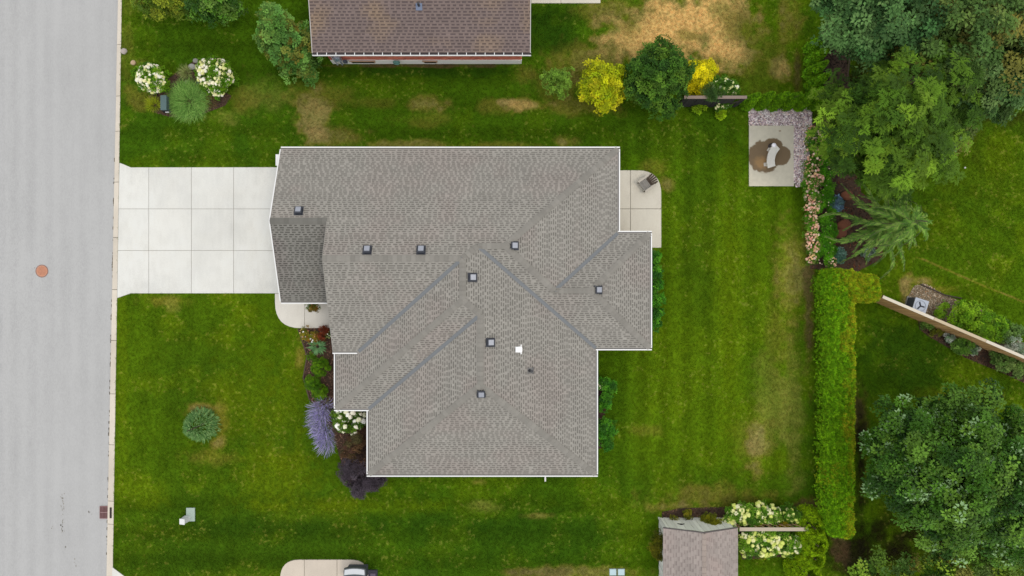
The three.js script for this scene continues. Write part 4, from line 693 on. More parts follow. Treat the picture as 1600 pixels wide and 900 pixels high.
{ // tall shrub by the brick house
  tree('shrub_tree', 'tall bushy green shrub with rusty tips at the corner of the brick house', 'shrub', [478, 92], 2.6, .1, .7,
    [[434, 42, 3.6, 24, 1.2], [452, 66, 2.6, 34, 1.5], [466, 88, 1.6, 32, 1.2], [425, 28, 3.6, 15, .8], [440, 82, 2, 24, 1], [478, 104, .9, 20, .8], [462, 106, .8, 18, .7], [424, 62, 2.6, 18, .9]], { geo: G.broad2, pal: [T(92, 140, 84, 1.7), T(78, 122, 62, 1.7), T(66, 108, 50, 1.6), T(112, 154, 92, 1.7), T(120, 116, 56, 1.5)], seed: 213, clump: .34, per: 10, s: [.7, 1.15], deep: .45, upBias: .9 });
}
// ------------------------------------------------------------------ cedars and hedges
function cedarGeo(o, h, r, pal, seed, shape = .8, sz = .62) {
  const q = rngOf(seed), sc = new Scatter(), n = Math.round(800 * h * r);
  for (let i = 0; i < n; i++) { const t = 1 - Math.sqrt(q()) * .98, y = h * (.03 + t * .97), R0 = r * Math.pow(1 - t, shape) * (.85 + .28 * noise(i * .02 + seed, t * 9)), a = q() * 6.283; sc.add(V(Math.cos(a) * R0, y, Math.sin(a) * R0), V(Math.cos(a) * .8, .8, Math.sin(a) * .8).normalize(), q() * 6.283, sz * (.8 + q() * .5), mul(tint(pal, q, .8), 1.9)); }
  sc.build('foliage', G.cedar, M.needle, o); const b = new THREE.CylinderGeometry(.03, .07, h * .8, 7); b.translate(0, h * .4, 0); mesh('trunk', b, M.bark, o);
  const core = new THREE.ConeGeometry(r * .8, h * .93, 9); core.translate(0, h * .47, 0);
}
{
  const rowN = ['nearest the low fence', 'second from the low fence', 'third from the low fence', 'fourth from the low fence', 'fifth from the low fence', 'where the two cedar rows meet'];
  rowN.forEach((w, i) => { const [x, z] = at(1164 + i * 20.5, 164.5 - (i % 2)); cedarGeo(thing('cedar_shrub', `upright green cedar in the row above the gravel, ${w}`, 'cedar', [x, 0, z], { group: 'upright cedars above the gravel' }), 2.45 + (i % 3) * .12, .36, cedarP, 300 + i, .7, .6); });
  const colN = ['topmost', 'second from the top', 'third from the top', 'fourth from the top', 'lowest before the corner'];
  colN.forEach((w, i) => { const [x, z] = at(1264 + (i % 2), 79 + i * 19); cedarGeo(thing('cedar_shrub', `upright green cedar in the row beside the dark bare ground, ${w}`, 'cedar', [x, 0, z], { group: 'upright cedars beside the bare ground' }), 2.45 + (i % 2) * .2, .38, [...cedarP, T(92, 134, 26, 1.5)], 320 + i); });
  const lowN = ['tucked against the clipped hedge', 'beside the end of the trellis fence', 'in the middle of its row', 'at the bottom edge of the photo'];
  [[1256, 812], [1258, 836], [1256, 858], [1248, 884]].forEach(([px, py], i) => { const [x, z] = at(px, py); cedarGeo(thing('cedar_shrub', `soft yellow green cedar right of the hydrangeas, ${lowN[i]}`, 'cedar', [x, 0, z], { group: 'yellow green cedars by the shed hydrangeas' }), 1.95 + (i % 2) * .2, .88, [T(104, 132, 10, 1.3), T(118, 142, 14, 1.3), T(90, 118, 12, 1.3)], 340 + i, .38, .6); });
}
{ // clipped hedge with its hooked end
  const o = thing('hedge', 'long clipped bright green hedge with a hooked end beside the back lawn', 'hedge'), q = rngOf(360), sc = new Scatter(), h = 2.25;
  const seg = [[1317, 441, 20, 1316, 820, 20], [1316, 447, 23, 1354, 450, 22]]; // top line in px with half widths
  const dist = (px, py) => { let d = 1e9; for (const [ax, ay, ar, bx, by, br] of seg) { const t = clamp(((px - ax) * (bx - ax) + (py - ay) * (by - ay)) / ((bx - ax) ** 2 + (by - ay) ** 2), 0, 1); const ex = px - lerp(ax, bx, t), ey = py - lerp(ay, by, t); const box = Math.pow(Math.pow(Math.abs(ex), 4) + Math.pow(Math.abs(ey), 4), .25); d = Math.min(d, box - lerp(ar, br, t) - 2.5 * (noise(px * .09, py * .09) - .5) * 2); } return d; };
  let n = 0; const N = 42000;
  for (let g = 0; g < N * 4 && n < N; g++) {
    const px = lerp(1262, 1385, q()), py = lerp(400, 860, q()), d = dist(px, py); if (d > 0) continue;
    const [x, z] = at(px, py, h), rim = clamp(1 + d / 5, 0, 1); let y = h - rim * rim * .35 + (noise(px * .16, py * .16) - .5) * .3 + (noise(px * .5, py * .5) - .5) * .16 + (q() - .6) * .14; let dir = V(0, 1, 0);
    if (d > -3.2 || q() < .12) { y = h * (.04 + .96 * Math.sqrt(q())) ; const e = 1; dir = V(dist(px + e, py) - dist(px - e, py), .7, dist(px, py + e) - dist(px, py - e)).normalize(); }
    const warm = smooth(1306, 1332, px + (noise(px * .05, py * .03) - .5) * 40); const p = q() < warm * .7 ? mix(hedgeP[3], T(148, 136, 30, 1.5), q() * .9) : hedgeP[Math.floor(q() * 3)];  // yellower tint paints sunlight onto the right half of the top
    sc.add(V(x, y, z), dir.add(V((q() - .5) * 1.6, 0, (q() - .5) * 1.6)).normalize(), q() * 6.28, .42 + q() * .4, mul(p, 1.32 * (.55 + q() * .95))); n++;
  }
  sc.build('foliage', G.cedar, M.needle, o);
  const st = new MB(); for (let i = 0; i < 14; i++) { const [x, z] = at(1284 + (i % 2) * 4, 450 + i * 27); st.box(x + .6, h * .35, z, .1, h * .7, .1, [.08, .06, .04]); } st.build('stems', M.vc, o, 'stuff');
}
// ------------------------------------------------------------------ weeping conifer and the plants under it
{
  const [x, z] = at(1352, 358), o = thing('weeping_conifer', 'weeping conifer with long drooping needled branches over the flower border', 'conifer', [x, 0, z]), q = rngOf(400), sc = new Scatter(), tb = [];
  const trunkC = new THREE.CatmullRomCurve3([V(0, -.1, 0), V(.05, 2, .02), V(-.02, 4, -.03), V(.12, 5.2, .03), V(.45, 5.5, .1), V(.6, 5.2, .1)]);
  mesh('trunk', new THREE.TubeGeometry(trunkC, 24, .03, 7), M.bark, o);
  const pal = [T(92, 130, 50, 1.5), T(110, 146, 58, 1.5), T(74, 112, 44, 1.5), T(130, 158, 74, 1.5)];
  const branch = (c, n, w) => { tb.push(new THREE.TubeGeometry(c, 10, .014, 4)); for (let i = 1; i <= n; i++) { const t = i / n, p = c.getPoint(t), d = c.getTangent(t); for (const s of [-1, 1]) { const m = new THREE.Matrix4(), dx = d.clone().applyAxisAngle(V(0, 1, 0), s * (.35 + q() * .45)).add(V(0, -.25 * q(), 0)).normalize(), zz = dx.clone().cross(V(0, 1, 0)).normalize(), yy = zz.clone().cross(dx), k = w * (1.25 - t * .7) * (.7 + q() * .5); m.makeBasis(dx.clone().multiplyScalar(k), yy.multiplyScalar(k), zz.multiplyScalar(k)); m.setPosition(p); sc.m.push(m); sc.c.push(tint(pal, q, .5)); } } };
  for (let i = 0; i < 52; i++) {
    const t = i / 52, y = .9 + t * 3.9, a = i * 2.399 + q() * .4, L = lerp(2.9, 1.3, t) * (.75 + q() * .5), d = V(Math.cos(a), 0, Math.sin(a)), b = trunkC.getPoint(clamp((y + .1) / 5.8 * .8, 0, 1)); b.y = y;
    const c = new THREE.CatmullRomCurve3([b, b.clone().addScaledVector(d, L * .35).add(V(0, .22, 0)), b.clone().addScaledVector(d, L * .75).add(V(0, -.15, 0)), b.clone().addScaledVector(d.clone().applyAxisAngle(V(0, 1, 0), (q() - .5) * .5), L).add(V(0, -.75 - q() * .5, 0))]); branch(c, Math.round(L * 13), .95);
  }
  branch(trunkC, 80, .7);
  mesh('branch', mergeGeometries(tb), M.bark, o, 'stuff'); sc.build('needles', G.twig, M.needle, o);
  [[1320, 352, 'rust red boulder lowest of three beside the conifer'], [1312, 364, 'rust red boulder nearest the pink flowers under the conifer'], [1324, 305, 'rust red boulder at the top under the conifer branches']].forEach(([px, py, l], i) => { const [rx, rz] = at(px, py, .1), g = new THREE.IcosahedronGeometry(.33 - i * .03, 2), p = g.attributes.position; for (let k = 0; k < p.count; k++) { const f = .8 + .4 * noise(p.getX(k) * 4 + i * 9 + 20, p.getZ(k) * 4 + p.getY(k) * 3 + 20); p.setXYZ(k, p.getX(k) * f * 1.3, p.getY(k) * f * .6, p.getZ(k) * f); } g.computeVertexNormals(); const m = mesh('boulder', g, std(T(132, 80, 56), .95), scene); m.position.set(rx, .1, rz); tag(m, l, 'boulder', 'red boulders under the conifer'); });
  bush('hosta_plant', 'blue grey hosta at the foot of the pink flower border', [1312, 402], [[1312, 401, .25, 8, .22]], { geo: G.hosta, keep: true, pal: [T(120, 156, 140, 1.3), T(96, 140, 118, 1.3)], seed: 402, clump: .14, per: 6, s: [.6, .9] }, 'plant');
  bush('hosta_plant', 'blue grey plant beside the top red boulder', [1308, 315], [[1308, 318, .25, 8, .22]], { geo: G.hosta, keep: true, pal: [T(110, 140, 160, 1.3), T(96, 130, 118, 1.3)], seed: 403, clump: .14, per: 6, s: [.6, .9] }, 'plant');
  bush('hosta_plant', 'small white edged plant below the conifer trunk', [1355, 394], [[1356, 396, .2, 8, .2]], { geo: G.hosta, keep: true, pal: [T(180, 190, 180, 1.2), T(110, 140, 110, 1.3)], seed: 404, clump: .14, per: 5, s: [.5, .8] }, 'plant');
}
// ------------------------------------------------------------------ flower border: pink roses and ground cover
{
  const pinkP = [T(240, 196, 166, 1.15), T(232, 176, 150, 1.15), T(244, 214, 190, 1.1), T(226, 160, 140, 1.15), T(238, 200, 140, 1.1)], leafP = [T(84, 134, 34, 1.5), T(64, 112, 28, 1.5), T(98, 150, 44, 1.5)];
  const rows = [['pink flowering shrub at the top of the border beside the gravel', [1268, 214], [[1270, 208, .45, 10, .35], [1266, 222, .4, 9, .3], [1280, 215, .4, 8, .3]], 26], ['pink flowering shrub beside the gravel strip above the lawn corner', [1270, 240], [[1268, 238, .45, 9, .35], [1276, 250, .4, 10, .3], [1266, 256, .4, 8, .3]], 26], ['dense pink flowering shrub at the lower end of the gravel', [1268, 275], [[1268, 270, .45, 11, .35], [1266, 286, .45, 11, .35], [1276, 280, .4, 9, .3]], 60], ['pink flowering shrub on the lawn edge left of the red boulders', [1270, 315], [[1268, 306, .45, 11, .35], [1268, 324, .45, 10, .35], [1272, 314, .4, 9, .3]], 64], ['pink flowering shrub on the lawn edge above the dark pink one', [1268, 345], [[1267, 343, .4, 9, .3], [1270, 354, .4, 8, .3]], 34], ['pink flowering shrub at the lower end of the border', [1268, 376], [[1268, 368, .4, 9, .32], [1270, 384, .4, 10, .3]], 44], ['low pale pink flowers where the border meets the hedge', [1270, 408], [[1268, 404, .35, 7, .25], [1298, 410, .35, 8, .25]], 22]];
  rows.forEach(([l, b, lobes, n], i) => { const o = bush('flowering_shrub', l, b, lobes, { geo: G.small, pal: leafP, seed: 420 + i, clump: .2, per: 9, s: [.7, 1.1] }, 'shrub', 'pink flowering shrubs along the border'); blooms(o, lobes, { geo: G.bloomS, n: n / lobes.length * 1.7, pal: pinkP, seed: 440 + i, s: [.8, 1.6], ymin: -.1 }); });
  const gc = [[1290, 310, .3, 13, .25], [1290, 335, .3, 13, .25], [1291, 360, .32, 14, .28], [1289, 385, .32, 14, .28], [1290, 404, .3, 12, .25], [1292, 290, .3, 11, .25], [1286, 225, .3, 9, .3], [1292, 245, .3, 10, .3], [1288, 270, .3, 10, .28]];
  const o = bush('ground_cover', 'bright green leafy ground cover right of the pink flowers', [1290, 340], gc, { geo: G.small, pal: [T(78, 146, 22, 1.5), T(64, 126, 20, 1.5), T(96, 160, 32, 1.5)], seed: 460, clump: .22, per: 13, s: [.8, 1.3] }, 'ground cover'); blooms(o, gc, { geo: G.bloomT, n: 8, pal: [T(240, 214, 190, 1.1), T(236, 226, 160, 1.1)], seed: 461 });
}
// ------------------------------------------------------------------ island bed near the street
{
  let L = [[236, 123, .75, 21, .55], [226, 118, .6, 11, .4], [246, 132, .6, 12, .4]]; let o = bush('hydrangea_shrub', 'round cream hydrangea on the street side of the island bed', [240, 126], L, { geo: G.broad2, pal: limeP.map((c) => mul(c, .7)), seed: 500, clump: .22, per: 10, s: [.6, .9] }, 'hydrangea', 'cream hydrangeas in the island bed'); blooms(o, [[...L[0], 1], [...L[1], .35], [...L[2], .4]], { n: 105, near: .1, pal: creamP, seed: 501, s: [.6, 1.1] });
  L = [[337, 118, .9, 25, .65], [322, 108, .7, 13, .45], [352, 122, .7, 13, .45], [342, 138, .6, 13, .4]]; o = bush('hydrangea_shrub', 'larger cream hydrangea on the house side of the island bed', [340, 120], L, { geo: G.broad2, pal: limeP.map((c) => mul(c, .7)), seed: 502, clump: .22, per: 10, s: [.6, .9] }, 'hydrangea', 'cream hydrangeas in the island bed'); blooms(o, [[...L[0], 1], [...L[1], .35], [...L[2], .35], [...L[3], .3]], { n: 135, near: .1, pal: creamP, seed: 503, s: [.6, 1.1] });
  const grassClump = (label, px, py, n, geo, s, pal, seed, rad = .3, cat = 'ornamental grass') => { const [x, z] = at(px, py), g = thing('ornamental_grass', label, cat, [x, 0, z]), q = rngOf(seed), sc = new Scatter(); for (let i = 0; i < n; i++) { const a = q() * 6.283, r = Math.sqrt(q()) * rad, k = lerp(s[0], s[1], q()); sc.add(V(Math.cos(a) * r, 0, Math.sin(a) * r), V(Math.cos(a) * r * .7 + (q() - .5) * .8, 1, Math.sin(a) * r * .7 + (q() - .5) * .8).normalize(), -a + (q() - .5) * (rad > .6 ? 2.8 : 1.4), V(k, k, k), tint(pal, q, .5)); } sc.build('blades', geo, M.needle, g); return g; };
  grassClump('big round fountain of green ornamental grass in the island bed', 296, 158, 3000, G.blade, [.45, 1.0], [T(112, 156, 84, 1.5), T(96, 140, 70, 1.5), T(140, 176, 104, 1.4), T(82, 122, 60, 1.5)].map((x) => [x[0], x[1], x[2] * .7]), 510, .85);
  grassClump('small pale feathery grass between the two cream hydrangeas', 292, 114, 260, G.bladeS, [.7, 1.2], [T(150, 160, 96, 1.4), T(120, 136, 70, 1.4)], 511, .2);
  grassClump('yellow green tuft below the street side hydrangea', 243, 164, 300, G.bladeS, [.8, 1.25], [T(150, 160, 30, 1.4), T(124, 142, 28, 1.4)], 512, .25);
  grassClump('rusty low grass right of the big ornamental grass', 330, 158, 220, G.bladeS, [.5, .9], [T(120, 96, 44, 1.4), T(100, 104, 40, 1.4)], 513, .3);
  const [ux, uz] = at(264, 165), u = thing('utility_box', 'slim grey blue utility box beside the ornamental grass', 'utility box', [ux, 0, uz]); new MB().box(0, .3, 0, .3, .6, .8, T(78, 100, 100)).build('body', M.vc, u); new MB().box(0, .62, 0, .34, .05, .85, T(88, 112, 112)).build('lid', M.vc, u); new MB().box(-.03, .3, .43, .3, .26, .07, T(20, 20, 24)).build('front_panel', M.vc, u); new MB().box(.08, .36, .48, .18, .1, .05, T(230, 232, 232)).build('white_plate', M.vc, u);
  const stone = (px, py, r, c, l) => { const [sx, sz] = at(px, py, .05), g = new THREE.IcosahedronGeometry(r, 2), p = g.attributes.position; for (let k = 0; k < p.count; k++) { const f = .8 + .45 * noise(p.getX(k) * 6 + px, p.getZ(k) * 6 + py + p.getY(k) * 5); p.setXYZ(k, p.getX(k) * f, p.getY(k) * f * .6, p.getZ(k) * f * .9); } g.computeVertexNormals(); const m = mesh('stone', g, std(c, .9), scene); m.position.set(sx, .05, sz); tag(m, l, 'stone'); };
  stone(194, 80, .17, T(186, 176, 170), 'pale pinkish stone on the lawn at the kerb'); stone(208, 98, .15, T(200, 172, 140), 'small tan stone on the lawn near the kerb'); stone(300, 104, .2, T(168, 168, 164), 'grey stone beside the larger hydrangea'); stone(306, 95, .15, T(150, 148, 140), 'small grey stone behind the larger hydrangea'); stone(292, 128, .13, T(170, 170, 140), 'pale small stone above the ornamental grass'); stone(312, 130, .18, T(90, 94, 98), 'dark grey stone between grass and hydrangea'); stone(1508, 262, .06, T(220, 220, 216), 'tiny white stone on the right hand lawn');
}
// ------------------------------------------------------------------ front bed of the bungalow
{
  let o = bush('flowering_shrub', 'low plant with white and yellow flowers at the porch end of the front bed', [478, 524], [[478, 522, .3, 9, .25], [490, 528, .25, 8, .2]], { pal: [T(150, 110, 50, 1.3), T(110, 130, 50, 1.4), T(160, 150, 60, 1.3)], seed: 600, clump: .16, per: 8, s: [.6, 1] }); blooms(o, [[476, 520, .35, 7, .25], [490, 528, .3, 6, .2]], { geo: G.bloomS, n: 9, pal: [T(250, 250, 246, 1.1), T(244, 226, 130, 1.1), T(226, 150, 120, 1.1)], seed: 601, s: [.6, 1.2] });
  o = bush('flowering_shrub', 'low rusty red plant by the porch in the front bed', [505, 521], [[504, 521, .3, 9, .25]], { pal: [T(140, 70, 50, 1.3), T(120, 56, 44, 1.3)], seed: 602, clump: .16, per: 9, s: [.6, 1] });
  o = bush('flowering_shrub', 'small white flowering plant against the house by the porch', [514, 524], [[514, 523, .25, 5, .2]], { pal: [T(70, 106, 44, 1.4)], seed: 603, clump: .14, per: 8, s: [.6, .9] }); blooms(o, [[514, 523, .28, 5, .22]], { geo: G.bloomT, n: 9, pal: creamP, seed: 604 });
  { const [x, z] = at(497, 541), j = thing('juniper_shrub', 'spiky blue green juniper at the upper end of the front bed', 'juniper', [x, 0, z]), q = rngOf(605), sc = new Scatter(), pal = [T(112, 158, 104, 1.5), T(88, 134, 84, 1.5), T(132, 174, 118, 1.4)]; for (let i = 0; i < 90; i++) { const a = q() * 6.283, e = .15 + q() * .9, d = V(Math.cos(a) * Math.cos(e), Math.sin(e), Math.sin(a) * Math.cos(e)), zz = d.clone().cross(V(0, 1, 0)).normalize(), yy = zz.clone().cross(d), m = new THREE.Matrix4(), k = 1 + q() * .5; m.makeBasis(d.clone().multiplyScalar(k), yy.multiplyScalar(k), zz.multiplyScalar(k)); m.setPosition(d.clone().multiplyScalar(.12 + q() * .2)); sc.m.push(m); sc.c.push(tint(pal, q, .4)); } sc.build('needles', G.sprig, M.needle, j); const b = new THREE.CylinderGeometry(.02, .04, .4, 6); b.translate(0, .2, 0); mesh('stem', b, M.bark, j); }
  bush('boxwood_shrub', 'round bright green boxwood nearest the house in the front bed', [502, 572], [[501, 573, .45, 12, .42]], { geo: G.tiny, pal: limeP.map((c) => mul(c, .68)), seed: 606, clump: .13, per: 15, s: [1, 1.5] }, 'shrub', 'round boxwoods in the front bed');
  bush('boxwood_shrub', 'round boxwood nearest the lawn edge of the front bed', [490, 597], [[489, 597, .4, 11, .38]], { geo: G.tiny, pal: limeP.map((c) => mul(c, .62)), seed: 607, clump: .13, per: 15, s: [1, 1.5] }, 'shrub', 'round boxwoods in the front bed');
  bush('boxwood_shrub', 'round boxwood lowest of three above the purple sage', [500, 612], [[500, 612, .4, 10.5, .38]], { geo: G.tiny, pal: limeP.map((c) => mul(c, .64)), seed: 608, clump: .13, per: 15, s: [1, 1.5] }, 'shrub', 'round boxwoods in the front bed');
  bush('porch_plant', 'small dark green plant at the edge of the garage roof by the porch', [490, 478], [[489, 477, .7, 8, .4]], { geo: G.small, pal: [T(84, 116, 40, 1.4), T(60, 92, 30, 1.4), T(140, 110, 50, 1.3)], seed: 609, clump: .16, per: 8, s: [.7, 1] }, 'plant');
  bush('perennial_plant', 'small yellow green plant beside the spiky juniper', [488, 556], [[487, 556, .2, 6, .2]], { geo: G.small, pal: limeP.map((c) => mul(c, .6)), seed: 610, clump: .14, per: 6, s: [.6, .9] }, 'plant');
  { // Russian sage: a long drift of violet spikes
    const [x, z] = at(510, 662), j = thing('purple_sage', 'long drift of violet flowering sage along the front bed edge', 'sage', [x, 0, z]), q = rngOf(611), sc = new Scatter(), st = new Scatter(); const line = [[513, 632, 17], [500, 642, 18], [504, 660, 19], [510, 678, 18], [514, 695, 16]];
    for (let i = 0; i < 1450; i++) { const t = q() * 3.999, k = Math.floor(t), f = t - k, A = line[k], B = line[k + 1], a = q() * 6.283, rad = Math.sqrt(q()); const px = lerp(A[0], B[0], f), py = lerp(A[1], B[1], f), [bx, bz] = at(px, py), r = lerp(A[2], B[2], f) * H / F * rad * .75; const d = V(Math.cos(a) * rad * .9 - .1, 1, Math.sin(a) * rad * .9 + .25).normalize(); const y = .35 + q() * .35; st.add(V(bx + Math.cos(a) * r - x, y * .6, bz + Math.sin(a) * r - z), d, q() * 6.28, .6 + q() * .4, tint([T(140, 150, 140, 1.3), T(110, 130, 100, 1.3)], q)); sc.add(V(bx + Math.cos(a) * r - x, y, bz + Math.sin(a) * r - z), d, q() * 6.28, .5 + q() * .4, tint([T(170, 160, 208, 1.5), T(150, 140, 198, 1.5), T(190, 184, 218, 1.4), T(160, 154, 190, 1.5)], q)); }
    sc.build('flower_spikes', G.spike, M.needle, j); st.build('stems', G.bladeS, M.needle, j);
  }
  let L = [[546, 655, .95, 22, .5, 1], [534, 652, .9, 12, .4, .4], [560, 653, .9, 12, .4, .4]]; o = bush('hydrangea_shrub', 'white hydrangea in the inner corner of the bungalow front', [552, 652], L, { geo: G.broad2, pal: [T(84, 124, 40, 1.2), T(64, 100, 34, 1.2), T(110, 150, 50, 1.2)], seed: 612, clump: .22, per: 11, s: [.7, 1] }, 'hydrangea'); blooms(o, L, { n: 26, near: .17, pal: [T(252, 250, 240, 1.15), T(250, 246, 224, 1.15), T(240, 240, 204, 1.1)], seed: 613, s: [1.05, 1.6], ymin: -.1 });
  bush('burgundy_shrub', 'dark bronze leaved shrub below the white hydrangea', [560, 685], [[556, 682, .7, 15, .5], [560, 698, .7, 16, .5], [550, 705, .5, 13, .4], [566, 672, .6, 10, .4]], { geo: G.small, keep: true, pal: [T(84, 58, 44, 1.4), T(104, 76, 50, 1.4), T(60, 44, 38, 1.4), T(90, 84, 50, 1.3)], seed: 614, clump: .25, per: 14, s: [.9, 1.4] });
  bush('smoke_bush', 'dusky purple grey bush at the lower corner of the bungalow', [572, 742], [[562, 745, .9, 22, .5], [582, 746, .8, 16, .45], [548, 738, .7, 14, .4], [568, 758, .6, 15, .35], [594, 750, .5, 8, .3]], { geo: G.juniper, keep: true, pal: [T(98, 88, 98, 1.35), T(80, 70, 78, 1.35), T(116, 106, 116, 1.3)], seed: 615, clump: .26, per: 16, s: [.8, 1.2] });
  { const [x, z] = at(319, 662), s = thing('blue_spruce', 'small blue green spruce alone on the front lawn', 'spruce', [x, 0, z]), q = rngOf(616), sc = new Scatter(), pal = [T(104, 142, 80, 1.5), T(84, 124, 64, 1.5), T(128, 160, 98, 1.5), T(70, 108, 58, 1.5)]; const h = 2.1;
    for (let i = 0; i < 1500; i++) { const t = 1 - Math.sqrt(q()), y = .12 + t * (h - .12), r = 1.06 * Math.pow(1 - t, .8), a = i * 2.39996 + q() * .3, e = lerp(.15, .9, t), d = V(Math.cos(a) * Math.cos(e), Math.sin(e), Math.sin(a) * Math.cos(e)), zz = d.clone().cross(V(0, 1, 0)).normalize(), yy = zz.clone().cross(d), m = new THREE.Matrix4(), k = .5 + q() * .35, rr2 = r * (.62 + q() * .3); m.makeBasis(d.clone().multiplyScalar(k), yy.multiplyScalar(k), zz.multiplyScalar(k)); m.setPosition(V(Math.cos(a) * rr2, y, Math.sin(a) * rr2)); sc.m.push(m); sc.c.push(tint(pal, q, .5)); }
    sc.build('needles', G.sprig, M.needle, s); const b = new THREE.CylinderGeometry(.02, .06, h, 7); b.translate(0, h / 2, 0); mesh('trunk', b, M.bark, s); }
}
// ------------------------------------------------------------------ plants on the east side
{
  const g = [T(70, 140, 34, 1.45), T(54, 116, 34, 1.45), T(96, 164, 50, 1.4), T(50, 104, 44, 1.45)];
  bush('leafy_plant', 'tall leafy green plants along the wall of the east wing', [1018, 460], [[1022, 404, .8, 7, .45], [1023, 425, .8, 8, .45], [1023, 448, .8, 8, .45], [1024, 468, .9, 9, .5], [1023, 490, .8, 8, .45], [1022, 504, .6, 8, .35]], { geo: G.broad2, pal: g, seed: 700, clump: .2, per: 9, s: [.6, .95] }, 'plant');
  let o = bush('leafy_plant', 'leafy plant with cream flowers by the east wall', [936, 605], [[940, 603, .6, 9, .4], [952, 605, .5, 8, .35], [943, 622, .5, 9, .35], [944, 634, .4, 6, .3]], { geo: G.broad2, pal: g, seed: 701, clump: .2, per: 8, s: [.6, .95] }, 'plant'); blooms(o, [[938, 602, .75, 6, .35]], { geo: G.bloomS, n: 12, pal: [T(240, 232, 190, 1.1)], seed: 702 });
  bush('leafy_plant', 'leafy green plant at the east wall nearest the rear corner', [938, 675], [[941, 664, .6, 9, .4], [946, 676, .6, 12, .4], [948, 694, .5, 8, .35], [955, 668, .4, 8, .3]], { geo: G.broad2, pal: g, seed: 703, clump: .2, per: 8, s: [.6, .95] }, 'plant');
}
